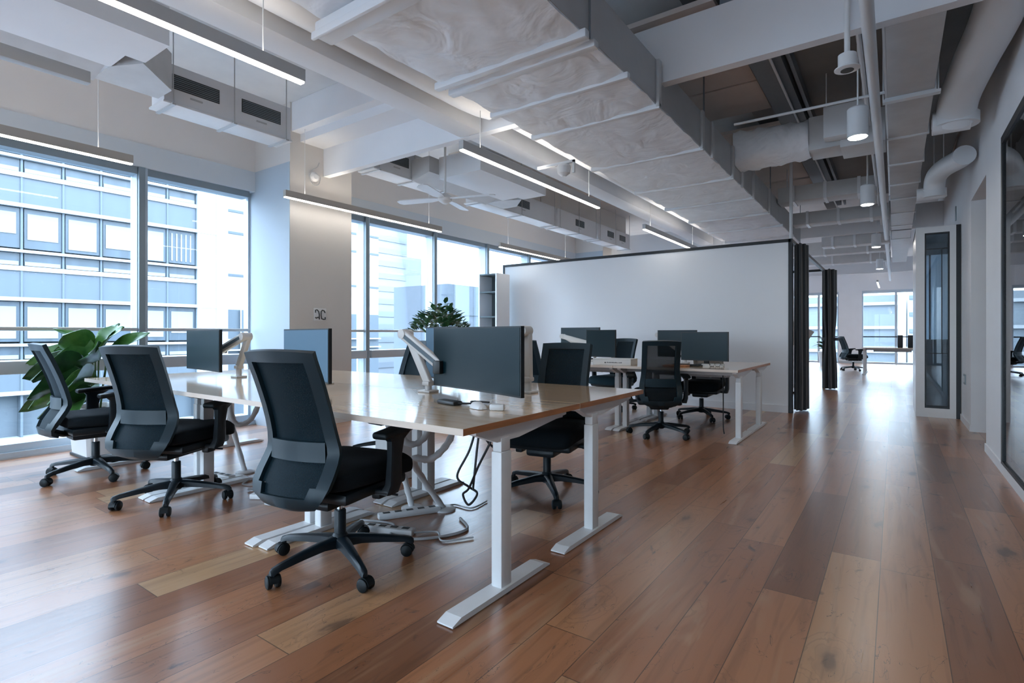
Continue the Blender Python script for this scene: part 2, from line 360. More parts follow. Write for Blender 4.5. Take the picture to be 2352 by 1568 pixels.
# window wall: header band, upper wall, curb
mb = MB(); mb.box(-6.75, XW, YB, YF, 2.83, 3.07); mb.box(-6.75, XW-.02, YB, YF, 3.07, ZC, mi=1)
mb.box(-6.75, XW, YB, YF, 0, .055, mi=2)
M_HEADER = pbr('pale_blue_grey_header', (.66,.71,.755), .6)  # header band is a cooler, darker tone than the upper wall
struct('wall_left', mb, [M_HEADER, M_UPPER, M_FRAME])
struct('wall_back', MB().box(-6.75, 5.2, YB-.2, YB, 2.83, ZC).box(-6.75, -6.2, YB-.2, YB, 0, 2.83).box(.3, 5.2, YB-.2, YB, 0, 2.83), M_WHITE)
r_ = bpy.data.objects.new('window_60', None); C.objects.link(r_); r_['kind'] = 'structure'; r_.location = (-6.2, YB, 0)  # unseen window added behind the camera to bring daylight into the foreground
f_ = MB().box(0, 6.5, -.15, 0, 0, .08).box(0, 6.5, -.15, 0, 2.75, 2.83)
for k in range(6): f_.box(k*1.28, k*1.28+.08, -.15, 0, .08, 2.75)
obj('window_frame', f_, M_FRAME, r_, smooth=False); obj('window_pane', MB().box(0, 6.5, -.1, -.09, .08, 2.75), M_GLASS, r_, smooth=False)
# columns with the cross beams
cols = [(3.53, 4.38), (11.6, 12.45), (19.7, 20.5), (-4.55, -3.7)]
for i, (y0, y1) in enumerate(cols):
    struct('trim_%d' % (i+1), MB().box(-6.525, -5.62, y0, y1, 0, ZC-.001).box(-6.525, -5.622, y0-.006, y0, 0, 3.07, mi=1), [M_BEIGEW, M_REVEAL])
for i, y in enumerate((3.97, 12.07, 20.1)):
    struct('trim_%d' % (i+10), MB().box(-5.62, XR-.001, y, y+.085, 3.0, 3.44).box(-5.62, XR-.001, y+.085, y+.12, 3.06, 3.44), M_BEAM)
struct('trim_20', MB().box(-5.62, -3.43, 3.55, 3.97, 3.42, ZC-.002).box(-5.62, -3.43, 3.66, 3.97, 3.33, 3.42), M_BEAM)   # deep beam behind the drop panel
# windows between mullions
mull = [-5.95, -4.6, -3.65, -2.0, -.55, .9, 2.345, 3.53, 4.38, 5.265, 6.715, 8.165, 9.615, 11.06, 11.6, 12.45, 13.96, 15.41, 16.86, 18.31, 19.7, 20.5, 21.2, 22.6, 23.97]
solid = [(3.53, 4.38), (11.6, 12.45), (19.7, 20.5), (-4.6, -3.65)]
wi = 1
for a, b in zip(mull[:-1], mull[1:]):
    if (a, b) in solid: continue
    r = bpy.data.objects.new('window_%d' % wi, None); C.objects.link(r); r['kind'] = 'structure'; r.location = (XW, a, 0); wi += 1
    W_ = b - a; dx = .21
    f = MB()
    at_col = any(abs(b-c0[0]) < .01 for c0 in solid)
    if at_col: f.box(-dx, -.12, W_-.03, W_, .055, 2.83)
    else: f.box(-dx, -.045, W_-.06, W_, .055, 2.83); f.box(-.045, 0, W_-.055, W_, .055, 2.83, mi=1)      # mullion: pale fin, dark nose
    f.box(-dx, -.02, -.005, .03, .055, 2.83)
    f.box(-dx, -.03, .03, W_-.06, 2.755, 2.83, mi=1); f.box(-dx, -.05, .03, W_-.06, .055, .12)
    obj('window_frame', f, [M_FRAME, M_FRAMED], r, smooth=False)
    obj('window_sill', MB().box(-dx, .03, .03, W_-.06, .745, .86, bev=.004), M_SILL, r)
    obj('handrail', MB().box(-.06, -.02, .03, W_-.06, 1.13, 1.165, bev=.006), M_ALU, r)
    obj('window_pane', MB().box(-.165, -.155, .03, W_-.06, .12, .745).box(-.165, -.155, .03, W_-.06, .86, 2.755), M_GLASS, r, smooth=False)

# far wall with windows
struct('wall_far', MB().box(-6.75, -2.35, YF, YF+.25, 2.72, ZC).box(-2.35, 5.2, YF, YF+.25, 2.72, ZC).box(-1.75, -1.0, YF, YF+.25, 0, 2.72)
       .box(.62, 5.2, YF, YF+.25, 0, 2.72).box(-6.75, -6.0, YF, YF+.25, 0, 2.72).box(-4.4, -3.6, YF, YF+.25, 0, 2.72), M_WHITE)
for k, (a, b, nm) in enumerate(((-1.0, .62, 1), (-3.6, -1.75, 1), (-6.0, -4.4, 0))):
    r = bpy.data.objects.new('window_%d' % (wi+k), None); C.objects.link(r); r['kind'] = 'structure'; r.location = (a, YF, 0)
    W_ = b-a; f = MB().box(0, W_, .05, .2, 0, .06).box(0, W_, .05, .2, 2.62, 2.72).box(0, .04, .05, .2, .06, 2.62).box(W_-.04, W_, .05, .2, .06, 2.62)
    f.box(W_*.62, W_*.62+.07, .05, .2, .06, 2.62)
    obj('window_frame', f, M_FRAME, r, smooth=False)
    obj('handrail', MB().box(.04, W_-.04, .02, .06, .98, 1.02), M_BLACK, r, smooth=False)
    obj('window_pane', MB().box(.04, W_-.04, .12, .13, .06, 2.62), M_GLASS, r, smooth=False)
struct('baseboard_far', MB().box(-1.75, -1.0, YF-.015, YF, 0, .08), M_ALU)

# right wall with the glazed opening and the doorway
mb = MB(); T = XR + .14
mb.box(XR, T, YB, 5.74, 2.66, ZC); mb.box(XR, T, 5.74, 6.70, 0, ZC); mb.box(XR, T, 6.70, 7.94, 2.60, ZC); mb.box(XR, T, 7.94, YF, 0, ZC); mb.box(XR, T, YB, -2.2, 0, 2.66)
struct('wall_right', mb, M_WHITE)
struct('trim_30', MB().box(T, 2.0, 7.94, 8.05, 0, ZC-.002).box(1.5, 1.6, 5.9, 7.94, 0, ZC-.002), M_TAUPEW)
struct('baseboard_right', MB().box(XR-.012, XR, YB, 6.70, 0, .075).box(XR-.012, XR, 7.94, 9.0, 0, .075), M_WHITE)
r = bpy.data.objects.new('window_40', None); C.objects.link(r); r['kind'] = 'structure'; r.location = (XR, -2.2, 0)
f = MB().box(-.012, .10, 7.88, 7.94, .075, 2.66).box(-.012, .10, 0, .06, .075, 2.66).box(-.012, .10, .06, 7.88, 2.60, 2.66).box(-.012, .10, .06, 7.88, .075, .10)
obj('window_frame', f, M_BLACK, r, smooth=False)
obj('window_pane', MB().box(.0, .012, .06, 7.88, .10, 2.60), M_WALLG, r, smooth=False)
struct('wall_side_room', MB().box(4.6, 4.75, YB, 7.94, 0, ZC-.002).box(1.6, 4.6, 7.94, 8.05, 0, ZC-.002), M_WHITE)
struct('baseboard_left', MB().box(XW, XW+.012, -6, 24, 0, .012), M_ALU)
# ------------------------------------------------------------------ office chairs
def chair_proto(teal=False, sheer=False):
    t = thing('office_chair', 'black mesh office chair', 'chair')
    fab = M_FABTEAL if teal else M_FABRIC; mesh_m = M_MESHT if sheer else M_MESH
    # seat cushion (rounded slab with a waterfall front)
    mb = MB(); rings = []
    n = 28
    for (yy, z0, z1, hw) in [(-.27,.43,.46,.17), (-.265,.405,.485,.205), (-.22,.40,.50,.235), (-.05,.395,.497,.25), (.12,.39,.50,.25), (.21,.38,.497,.245), (.255,.375,.475,.232), (.272,.385,.44,.21), (.275,.40,.425,.18)]:
        ring = []
        for k in range(n):
            a = 2*PI*k/n; ca, sa = math.cos(a), math.sin(a)
            x = hw*math.copysign(abs(ca)**.35, ca); z = (z0+z1)/2 + (z1-z0)/2*math.copysign(abs(sa)**.5, sa)
            ring.append((x, yy, z))
        rings.append(ring)
    obj('seat', mb.loft(rings), fab, t, angle=50)
    mb = MB(); mb.box(-.228, .228, -.25, .21, .345, .40, bev=.02); mb.box(-.10, .10, -.22, .16, .295, .35, bev=.02); mb.box(-.30, .30, -.05, .03, .352, .372, bev=.006)
    obj('seat_mechanism', mb, M_PLASTIC, t)
    obj('tilt_lever', MB().tube([(.08,.05,.33), (.2,.06,.325), (.27,.07,.32)], .006, 8).box(.15, .20, .02, .10, .30, .355, bev=.01), M_PLASTIC, t)
    # back: profile of (y, z, half width), top to bottom
    prof = [(-.412,1.025,.190), (-.397,.985,.190), (-.370,.925,.190), (-.344,.86,.190), (-.318,.79,.190), (-.296,.72,.191), (-.280,.66,.195), (-.270,.61,.203), (-.271,.575,.208), (-.290,.535,.214), (-.318,.49,.217), (-.345,.445,.214), (-.362,.405,.194), (-.357,.37,.152), (-.31,.345,.10)]
    nT = len(prof) - 1
    def lerp(i):
        i = max(0, min(nT-1e-6, i)); k = int(i); u = i-k
        return [prof[k][q]*(1-u) + prof[k+1][q]*u for q in range(3)]
    NJ = 16
    def pos(i, j):
        y, z, h = lerp(i); tt = (j/NJ)*2 - 1
        bow = .038*(tt*tt) - .025
        zz = z + .008*(1-tt*tt)*max(0, 1-i)
        return (h*tt, y + bow, zz)
    frame = set(); panel = set(); lum = set()
    for i in range(nT):
        side = 2 if i < 7 else (2 if i < 11 else 3)
        for j in range(NJ):
            edge = j < side or j >= NJ-side
            if i == 0 or edge or i >= 12: frame.add((i, j))
            else: panel.add((i, j))
    obj('back_frame', MB().sheet(frame, pos, .030), M_PLASTG, t, angle=50)
    obj('back_mesh', MB().sheet({(i, j) for (i, j) in panel}, lambda i, j: (pos(i, j)[0], pos(i, j)[1]+.006, pos(i, j)[2]), .004), mesh_m, t, angle=60)
    def lpos(i, j):
        y, z, h = lerp(7.0 + i*.28); tt = (j/10)*2-1
        return (h*.74*tt, y - .03 + .045*tt*tt*.55 - .012, z + .02 - i*.012)
    obj('lumbar_support', MB().sheet({(i, j) for i in range(4) for j in range(10)}, lpos, .018), M_PLASTG, t, angle=50)
    mb = MB(); mb.tube([(0,-.325,.372), (0,-.26,.345), (0,-.15,.335), (0,-.05,.335)], [.085,.075,.06,.05], 12, flat=.3)
    obj('back_bracket', mb, M_PLASTIC, t)
    for sx in (-1, 1):
        mb = MB()
        secs = [(sx*.275, -.005, .35, .030, .045), (sx*.297, 0, .40, .022, .045), (sx*.302, .0, .52, .018, .040), (sx*.302, .01, .60, .02, .05), (sx*.297, .02, .628, .03, .085)]
        obj_r = [[(cx + ax*w_, cy + ay*d_, cz) for (ax, ay) in ((-1,-.7), (-.7,-1), (.7,-1), (1,-.7), (1,.7), (.7,1), (-.7,1), (-1,.7))] for (cx, cy, cz, w_, d_) in secs]
        mb.loft(obj_r); mb.box(min(sx*.2, sx*.30), max(sx*.2, sx*.30), -.05, .04, .352, .375, bev=.008)
        arm = obj('armrest', mb, M_PLASTIC, t)
        M = Matrix.Translation((sx*.295, .02, .642)) @ Matrix.Rotation(R(4), 4, 'X')
        obj('arm_pad', MB().box(-.043, .043, -.13, .13, -.015, .018, bev=.014, M=M, seg=3), M_RUBBER, arm)
    HO = (.03, -.06)
    mb = MB(); mb.lathe([(.0275,.135), (.0275,.255), (.024,.26)], HO[0], HO[1], n=18)
    gc = obj('gas_column', mb, M_PLASTIC, t)
    obj('piston', MB().lathe([(.015,.255), (.015,.325)], HO[0], HO[1], n=14), M_CHROME, gc)
    return t
def add_base(t, phi):
    b = obj('star_hub', MB().lathe([(.028,.075), (.042,.085), (.045,.115), (.036,.140), (.030,.150)], .03, -.06, n=20), M_PLASTIC, t)
    for k in range(5):
        M = Matrix.Translation((.03, -.06, 0)) @ Matrix.Rotation(phi + k*2*PI/5, 4, 'Z')
        rings = []
        for (r_, hw, z0, z1) in [(.025,.034,.088,.138), (.10,.027,.094,.132), (.20,.022,.086,.118), (.305,.018,.074,.100), (.340,.016,.062,.090), (.350,.010,.062,.080)]:
            rings.append([(r_, hw, z0), (r_, hw*.9, z1-.008), (r_, hw*.45, z1), (r_, -hw*.45, z1), (r_, -hw*.9, z1-.008), (r_, -hw, z0)])
        leg = obj('base_leg', MB().loft(rings, M=M), M_PLASTIC, t, angle=40)
        a2 = phi + k*2.3
        Mc = M @ Matrix.Translation((.332, 0, 0)) @ Matrix.Rotation(a2, 4, 'Z')
        mb = MB(); mb.cyl((0,0,.035), (0,0,.07), .009, 10, M=Mc)
        for s in (-1, 1):
            mb.tube([(.012, s*.007, .0285), (.012, s*.012, .0285), (.012, s*.026, .0285), (.012, s*.03, .0285)], [.024, .0285, .0285, .022], 18, M=Mc)
        hood = []
        for q in range(9):
            a = PI*q/8; hood.append((.012 + .033*math.cos(a), .0285 + .033*math.sin(a)))
        mb.prism(hood, -.018, .018, 'y', M=Mc)
        obj('caster', mb, M_RUBBER, leg)
    return t

def make_chair(label, x, y, yaw, phi, group, teal=False, sheer=False):
    t = chair_proto(teal, sheer); add_base(t, phi - R(yaw)); t['label'] = label; t['group'] = group
    t.location = (x, y, 0); t.rotation_euler = (0, 0, R(yaw)); return t
GF, GB2 = 'office chairs around the near desk row', 'office chairs around the desk row by the white partition'
c1 = make_chair('large black mesh office chair at the nearest desk, closest chair to the camera', -2.215, 1.68, 12, R(-92), GF)
c2 = make_chair('black mesh office chair second from the camera, behind and left of the closest chair', -3.93, 1.65, 28, R(-104), GF)
c3 = make_chair('black mesh office chair seen side-on before the leafy plant by the window', -5.12, 1.60, -3, R(-72), GF)
c4 = make_chair('black office chair on the far side of the nearest desk, behind the big dark monitor', -1.92, 3.12, 191, R(24), GF)
c5 = make_chair('black chair with see-through mesh back at the wood desk before the white partition', -2.13, 5.76, 26, R(-95), GB2, sheer=True)
c6 = make_chair('black chair under the partition desk, its back hidden by the right monitors', -2.03, 7.12, 183, R(20), GB2, sheer=True)
def place(src, x, y, yaw, label, group):
    return dup(src, (x, y, 0), R(yaw), label, group)
c7 = place(c4, -3.74, 3.32, 176, 'black-framed chair with grey mesh back beyond the pale desktop, left of the striped monitor arm', GF)
c8 = place(c1, -3.42, 5.45, -4, 'dark chair back showing just right of the big near monitor', GB2)
c9 = make_chair('chair with teal blue mesh back beside the white partition, right of the left monitor pair', -3.36, 7.22, 172, R(30), GB2, teal=True)
c10 = place(c3, -.98, 19.2, -62, 'small distant black chair at the far desk by the end windows', 'chairs in the far office')
# ------------------------------------------------------------------ desks
ZT = .74
def make_desk(name, x1, y0, depth, legy, foot, label, group, w_=1.348, back=False, leg_right_only=False):
    """x1 = right end, y0 = front edge; leg/foot given in world Y"""
    t = thing(name, label, 'desk', (x1 - w_, y0, 0), 0, group)
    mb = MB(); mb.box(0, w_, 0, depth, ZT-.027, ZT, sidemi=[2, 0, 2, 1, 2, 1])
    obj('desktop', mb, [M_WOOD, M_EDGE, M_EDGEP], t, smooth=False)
    for sx in (0, 1):
        xx = (w_ - .075) if sx else .02
        m_ = M_METALW
        mb = MB(); ly = legy - y0
        mb.box(xx, xx+.055, ly-.04, ly+.035, .024, .60, bev=.006); mb.box(xx+.004, xx+.051, ly-.035, ly+.030, .60, .66, bev=.004)
        lg = obj('leg', mb, m_, t)
        f0, f1 = foot[0]-y0, foot[1]-y0
        poly = [(f0, .004), (f0, .010), (f0+.05, .026), (f1-.05, .026), (f1, .010), (f1, .004)]
        obj('foot', MB().prism(poly, xx-.012, xx+.067, 'x').box(xx-.006, xx+.061, f0+.015, f1-.015, 0, .006), m_, lg, smooth=False)
        b0 = max(.05, ly-.20); b1 = min(depth-.04, ly+.52) if not back else min(depth-.04, ly+.50)
        poly = [(b0, ZT-.03), (b1, ZT-.03), (b1, ZT-.045), (ly+.10, ZT-.095), (ly-.06, ZT-.095), (b0, ZT-.045)]
        obj('support_bracket', MB().prism(poly, xx+.007, xx+.048, 'x'), m_, lg, smooth=False)
    mb = MB(); ly = legy-y0
    mb.box(.07, w_-.075, ly-.03, ly+.03, ZT-.075, ZT-.035, bev=.004)
    obj('crossbar', mb, M_METALG, t)
    mb = MB()
    cy = depth-.18 if not back else .18
    mb.box(.25, w_-.25, cy-.07, cy+.07, .615, .620); mb.box(.25, w_-.25, cy-.07, cy-.066, .62, .675); mb.box(.25, w_-.25, cy+.066, cy+.07, .62, .675)
    for k in range(6):
        xq = .27 + k*(w_-.54)/5; mb.box(xq-.006, xq+.006, cy-.075, cy+.075, .612, .71)
    obj('cable_tray', mb, M_METALG, t, smooth=False)
    return t
GD1, GD2 = 'desks of the near row', 'desks of the row by the partition'
DW = 1.352; x = -1.33
make_desk('desk', x, 1.55, .925, 1.86, (1.50, 2.19), 'sit-stand desk with wood top at the near right corner, big dark monitor on it', GD1)
make_desk('desk', x-DW, 1.55, .925, 1.86, (1.48, 2.19), 'wood-top desk in front of the blue-faced monitor, middle of the near row front side', GD1)
make_desk('desk', x-2*DW, 1.55, .925, 1.86, (1.48, 2.19), 'wood-top desk beside the leafy plant, with the monitor nearest the window', GD1)
make_desk('desk', x, 2.480, .86, 2.70, (2.33, 3.03), 'wood-top desk behind the big dark monitor at the aisle end of the near row', GD1, back=True)
make_desk('desk', x-DW, 2.480, .86, 2.70, (2.33, 3.03), 'pale glossy desktop behind the white monitor arm, middle of the near row far side', GD1, back=True)
make_desk('desk', x-2*DW, 2.480, .86, 2.70, (2.33, 3.03), 'pale desktop on the far side of the near row, closest to the beige column', GD1, back=True)
x2 = -1.27
make_desk('desk', x2, 5.66, .86, 5.92, (5.64, 6.44), 'wood-top desk at the aisle end of the partition row, see-through mesh chair in front', GD2)
make_desk('desk', x2-DW, 5.66, .86, 5.92, (5.64, 6.44), 'desk with the pale printed box on its edge in the partition row', GD2)
make_desk('desk', x2-2*DW, 5.66, .86, 5.92, (5.64, 6.44), 'desk of the partition row closest to the windows, largely behind the near monitor', GD2)
make_desk('desk', x2, 6.525, .84, 6.92, (6.445, 7.21), 'wood-top desk nearest the white partition at the aisle end', GD2, back=True)
make_desk('desk', x2-DW, 6.525, .84, 6.92, (6.445, 7.21), 'desk against the white partition side in front of the teal chair', GD2, back=True)
make_desk('desk', .62, 17.3, .86, 17.6, (17.25, 18.1), 'distant wood desk standing before the end windows, right of the far black chair', 'desks in the far office')
make_desk('desk', .62, 18.17, .86, 18.5, (18.12, 18.95), 'distant desk back to back behind the far wood desk', 'desks in the far office', back=True)

# ------------------------------------------------------------------ monitors and arms
def make_monitor(label, xl, yl, xr, yr, z0, h, group, backface=None, stand=False, front=M_SCREEN):
    """panel between two floor points, screen facing the -normal side"""
    a = Vector((xl, yl, 0)); b = Vector((xr, yr, 0)); wd = (b-a).length; ang = math.atan2(yr-yl, xr-xl)
    t = thing('monitor', label, 'monitor', ((xl+xr)/2, (yl+yr)/2, z0), ang, group)
    # gently curved panel
    def ring(off, inset=0):
        pts = []
        for k in range(13):
            u = -1 + 2*k/12; xx = u*(wd/2-inset); yy = off - .012*u*u
            pts.append((xx, yy))
        return pts
    fr = ring(0); bk = [(p[0], p[1]+.022) for p in fr]
    obj('bezel', MB().prism(fr + bk[::-1], 0, h, 'z'), M_BEZEL, t, smooth=False)
    sc = [(p[0], p[1]-.0015) for p in ring(0, .008)]; sb = [(p[0], p[1]-.0002) for p in ring(0, .008)]
    obj('screen', MB().prism(sc + sb[::-1], .010, h-.008, 'z'), front, t)
    obj('rear_housing', MB().box(-wd*.32, wd*.32, .018, .05, h*.22, h*.82, bev=.012).box(-.06, .06, .045, .062, h*.45-.06, h*.45+.06, bev=.004), M_BEZEL, t)
    return t
def make_arm(mon, base, elbow, head, stripe=True, post=.10):
    inv = (Matrix.Translation(mon.location) @ Matrix.Rotation(mon.rotation_euler.z, 4, 'Z')).inverted()
    b = Vector(base); e = Vector(elbow); hd = Vector(head); B = b
    mb = MB(); T_ = Matrix.Translation(b)
    mb.box(-.05, .05, -.045, .045, 0, .014, bev=.005, M=T_); mb.cyl((0,0,.014), (0,0,post), .022, 16, M=T_); mb.box(-.03, .03, -.03, .03, post-.02, post+.01, bev=.01, M=T_)
    def put(o): o.matrix_local = inv
    arm = obj('support_arm', mb, M_ARM, mon); arm.matrix_local = inv; arm['label'] = 'pale jointed arm clamped to the desk'
    def link(p, q, wid, name):
        d = (q-p); L_ = d.length; x_ = d.normalized(); y_ = Vector((0,1,0)); y_ = (y_ - x_*y_.dot(x_)).normalized(); z_ = x_.cross(y_)
        M = Matrix.Translation((p+q)/2) @ Matrix((x_, y_, z_)).transposed().to_4x4()
        obj(name, MB().box(-L_/2-.015, L_/2+.015, -.018, .018, -wid, wid, bev=.008, M=M, seg=3), M_ARM, arm)
        return M, L_
    link(b + Vector((0,0,post)), e, .028, 'lower_link')
    off = Vector((0,-.042,0))
    M, L_ = link(e+off, hd+off, .032, 'upper_link')
    obj('elbow_joint', MB().cyl(tuple(e+Vector((0,.02,0))), tuple(e+Vector((0,-.064,0))), .031, 18), M_ARM, arm)
    if stripe:
        so = obj('stripe_inlay', MB().box(-L_/2+.03, L_/2-.02, -.0215, -.0178, -.012, .012, M=M), M_ARMG, arm, smooth=False); so['label'] = 'slate grey stripe'
    obj('tilt_head', MB().cyl(tuple(hd+Vector((0,.01,0))), tuple(hd+Vector((0,-.07,0))), .022, 14).box(hd.x-.03, hd.x+.03, hd.y-.10, hd.y-.06, hd.z-.04, hd.z+.04, bev=.008), M_BEZEL, arm)
    return arm
def make_stand(mon):
    z0 = mon.location.z
    st = obj('stand', MB().box(-.11, .11, .0, .17, ZT-z0, ZT-z0+.012, bev=.005).box(-.03, .03, .05, .075, ZT-z0+.01, .2, bev=.006), M_BEZEL, mon)
    return st
GM = 'monitors on the desks'
m1 = make_monitor('big dark wide monitor on the nearest desk, with a striped pale arm at its left', -2.31, 2.43, -1.49, 2.185, .785, .355, GM)
m2 = make_monitor('monitor with blue-toned face behind the closest chair', -3.64, 2.25, -2.86, 2.07, .79, .345, GM, front=M_SCREENB)  # blue reflection is painted into this screen's colour
m3 = make_monitor('dark teal monitor nearest the window, in front of the window rail', -5.06, 2.20, -4.30, 2.11, .80, .335, GM)
m4 = make_monitor('blue-grey monitor half hidden behind the striped arm, its own arm right of the big screen', -2.74, 2.80, -2.28, 2.62, .79, .36, GM, front=M_SCREENB)
m5 = make_monitor('front one of the left pair of dark monitors before the white partition', -3.36, 6.45, -2.90, 6.36, .80, .355, GM)
m6 = make_monitor('rear one of the left pair of dark monitors, its top edge higher against the partition', -4.06, 6.98, -3.36, 6.84, .84, .355, GM)
m7 = make_monitor('rightmost dark monitor in front of the white partition', -2.08, 6.42, -1.52, 6.33, .79, .335, GM)
m8 = make_monitor('dark monitor behind the see-through chair, overlapped by the rightmost screen', -2.50, 6.78, -1.98, 6.70, .81, .34, GM)
make_arm(m1, (-2.36, 2.42, .74), (-2.56, 2.44, 1.10), (-2.24, 2.46, .90), post=.06)
make_arm(m2, (-3.35, 2.38, .74), (-3.76, 2.40, 1.10), (-3.36, 2.36, .93), post=.09)
make_arm(m3, (-4.45, 2.33, .74), (-4.30, 2.33, 1.08), (-4.62, 2.30, .96), post=.09)
make_arm(m4, (-1.83, 2.74, .74), (-1.835, 2.74, 1.12), (-2.30, 2.80, .96), stripe=False, post=.09)
make_arm(m5, (-3.3, 6.56, .74), (-3.78, 6.56, 1.07), (-3.3, 6.54, .96), stripe=False)
make_arm(m8, (-2.1, 6.62, .74), (-2.52, 6.86, 1.09), (-2.16, 6.84, .95), stripe=False)
make_stand(m6); make_stand(m7)

# ------------------------------------------------------------------ desk clutter
def cable(name, pts, r, label, mat=M_CABLE, parent=None, n=8, cat='cable', group=None):
    P = [Vector(p) for p in pts]; path = []
    for i in range(len(P)-1):                       # Catmull-Rom
        p0, p1, p2, p3 = P[max(i-1,0)], P[i], P[i+1], P[min(i+2, len(P)-1)]
        for k in range(8):
            u = k/8
            path.append(.5*((2*p1) + (p2-p0)*u + (2*p0-5*p1+4*p2-p3)*u*u + (3*p1-p0-3*p2+p3)*u**3))
    path.append(P[-1])
    o = obj(name, MB().tube(path, r, n), mat, parent)
    if not parent: tag(o, label, cat, group)
    return o
t = thing('docking_station', 'black cable dock lying under the big dark monitor on the near desk', 'dock', (-1.86, 2.06, .74), R(-12))
obj('body', MB().box(-.075, .075, -.03, .03, 0, .022, bev=.009), M_BEZEL, t)
cable('cord', [(.07,0,.012), (.12,.05,.012), (.06,.10,.012), (.15,.14,.012)], .005, '', parent=t)
t = thing('computer_mouse', 'white mouse lying in front of the big dark monitor', 'mouse', (-1.64, 2.02, .74), R(70))
rings = []
for (yy, hw, hh) in [(-.055,.012,.01), (-.045,.024,.022), (-.01,.030,.034), (.03,.028,.030), (.05,.018,.018), (.056,.008,.010)]:
    rings.append([(hw*math.cos(PI*k/10), yy, .002+hh*math.sin(PI*k/10)) for k in range(11)])
obj('shell', MB().loft(rings), M_METALW, t); obj('scroll_wheel', MB().cyl((-.004,.03,.030), (.004,.03,.030), .007, 12), M_RUBBER, t)
t = tag(obj('power_adapter', MB().box(-.035, .035, -.022, .022, 0, .03, bev=.008), M_METALW, loc=(-1.53, 2.03, .74), rotz=R(25)), 'small white power adapter right of the white mouse on the near desk', 'adapter')
# pale box with printing on the partition row
t = thing('cardboard_box', 'pale flat box with a printed line on the desk edge before the teal chair', 'box', (-2.68, 5.86, .74), R(4))
obj('body', MB().box(-.23, .23, -.12, .12, 0, .062, bev=.003), M_PAPER, t)
obj('lid', MB().box(-.232, .232, -.122, .122, .062, .075, bev=.003), M_PAPER, t)
mb = MB(); xx = -.06; random.seed(3)
for k in range(15):
    wl = random.uniform(.006, .014); hl = random.choice((.007, .010, .010, .012)); mb.box(xx, xx+wl*.75, -.1215, -.1195, .026, .026+hl); xx += wl+.003
mb.box(-.085, -.07, -.1215, -.1195, .022, .036)
obj('printed_line', mb, M_GRILL, t, smooth=False)
t = thing('keyboard', 'dark slim keyboard under the rightmost monitor', 'keyboard', (-1.92, 6.12, .74), R(-6))
obj('body', MB().box(-.16, .16, -.06, .06, 0, .016, bev=.005), M_BEZEL, t)
mb = MB()
for i in range(12):
    for j in range(4): mb.box(-.15+i*.025, -.15+i*.025+.020, -.05+j*.025, -.05+j*.025+.020, .016, .020)
obj('keys', mb, M_RUBBER, t, smooth=False)
tag(obj('notebook', MB().box(-.13, .13, -.09, .09, 0, .018, bev=.003), M_EDGE, loc=(-1.98, 5.93, .74), rotz=R(5)), 'reddish flat notebook on the wood desk beside the see-through chair', 'notebook')
tag(obj('eyeglasses', MB().tube([(-.06,0,.03), (-.05,0,.045), (-.01,0,.045), (0,0,.03)], .003).tube([(0,0,.03), (.01,0,.045), (.05,0,.045), (.06,0,.03)], .003).tube([(-.06,0,.03), (-.06,.11,.004)], .003).tube([(.06,0,.03), (.06,.11,.004)], .003).tube([(-.06,0,.03),(-.05,0,.004),(-.01,0,.004),(0,0,.03),(.01,0,.004),(.05,0,.004),(.06,0,.03)], .003), M_BEZEL, loc=(-1.62, 6.14, .74)), 'black wire-framed eyeglasses on white papers beneath the rightmost monitor', 'eyeglasses')
tag(obj('paper_stack', MB().box(-.12, .12, -.09, .09, 0, .012).box(-.11, .125, -.08, .095, .012, .02), M_PAPER, loc=(-1.68, 6.27, .74), rotz=R(10), smooth=False), 'small white paper stack at the wood desk corner under the rightmost monitor', 'papers')
# white items on the far desks seen small
tag(obj('speaker', MB().box(-.06, .06, -.06, .06, 0, .33, bev=.012), M_BLACK, loc=(.12, 17.62, .74)), 'tall black speaker on the far wood desk, left of its twin', 'speaker', 'speakers on the far desk')
tag(obj('speaker', MB().box(-.06, .06, -.06, .06, 0, .33, bev=.012), M_BLACK, loc=(.34, 17.62, .74)), 'tall black speaker on the far wood desk, right of its twin', 'speaker', 'speakers on the far desk')

# under-desk cable spines, strips and cords
def spine(label, pts):
    t = thing('cable_spine', label, 'cable spine', pts[-1], 0, 'white cable spines under the near desks')
    o = Vector(pts[-1]); P = [Vector(p)-o for p in pts]; path = []
    for i in range(len(P)-1):
        p0, p1, p2, p3 = P[max(i-1,0)], P[i], P[i+1], P[min(i+2, len(P)-1)]
        for k in range(6):
            u = k/6; path.append(.5*((2*p1) + (p2-p0)*u + (2*p0-5*p1+4*p2-p3)*u*u + (3*p1-p0-3*p2+p3)*u**3))
    path.append(P[-1])
    rr = [(.021 if k % 2 == 0 else .017) for k in range(len(path))]
    obj('spine', MB().tube(path, rr, 12), M_METALW, t, angle=60)
    obj('floor_plate', MB().lathe([(.07,0), (.07,.010), (.04,.02)], n=18), M_METALW, t)
    return t
spine('white cable spine looping up to the tray left of the closest chair', [(-3.45,2.30,.64), (-3.42,2.22,.50), (-3.34,2.12,.55), (-3.28,2.08,.66), (-3.22,2.06,.55), (-3.2,2.1,.28), (-3.22,2.2,0)])
spine('white cable spine arching just right of the closest chair', [(-2.25,2.36,.64), (-2.28,2.30,.48), (-2.34,2.22,.46), (-2.42,2.2,.60), (-2.48,2.2,.62), (-2.52,2.25,.5), (-2.5,2.35,.2), (-2.48,2.4,0)])
spine('white cable spine hanging in a loop near the window-side chairs', [(-4.0,2.28,.64), (-4.02,2.2,.45), (-4.1,2.12,.42), (-4.16,2.1,.58), (-4.22,2.14,.45), (-4.2,2.25,.0)])
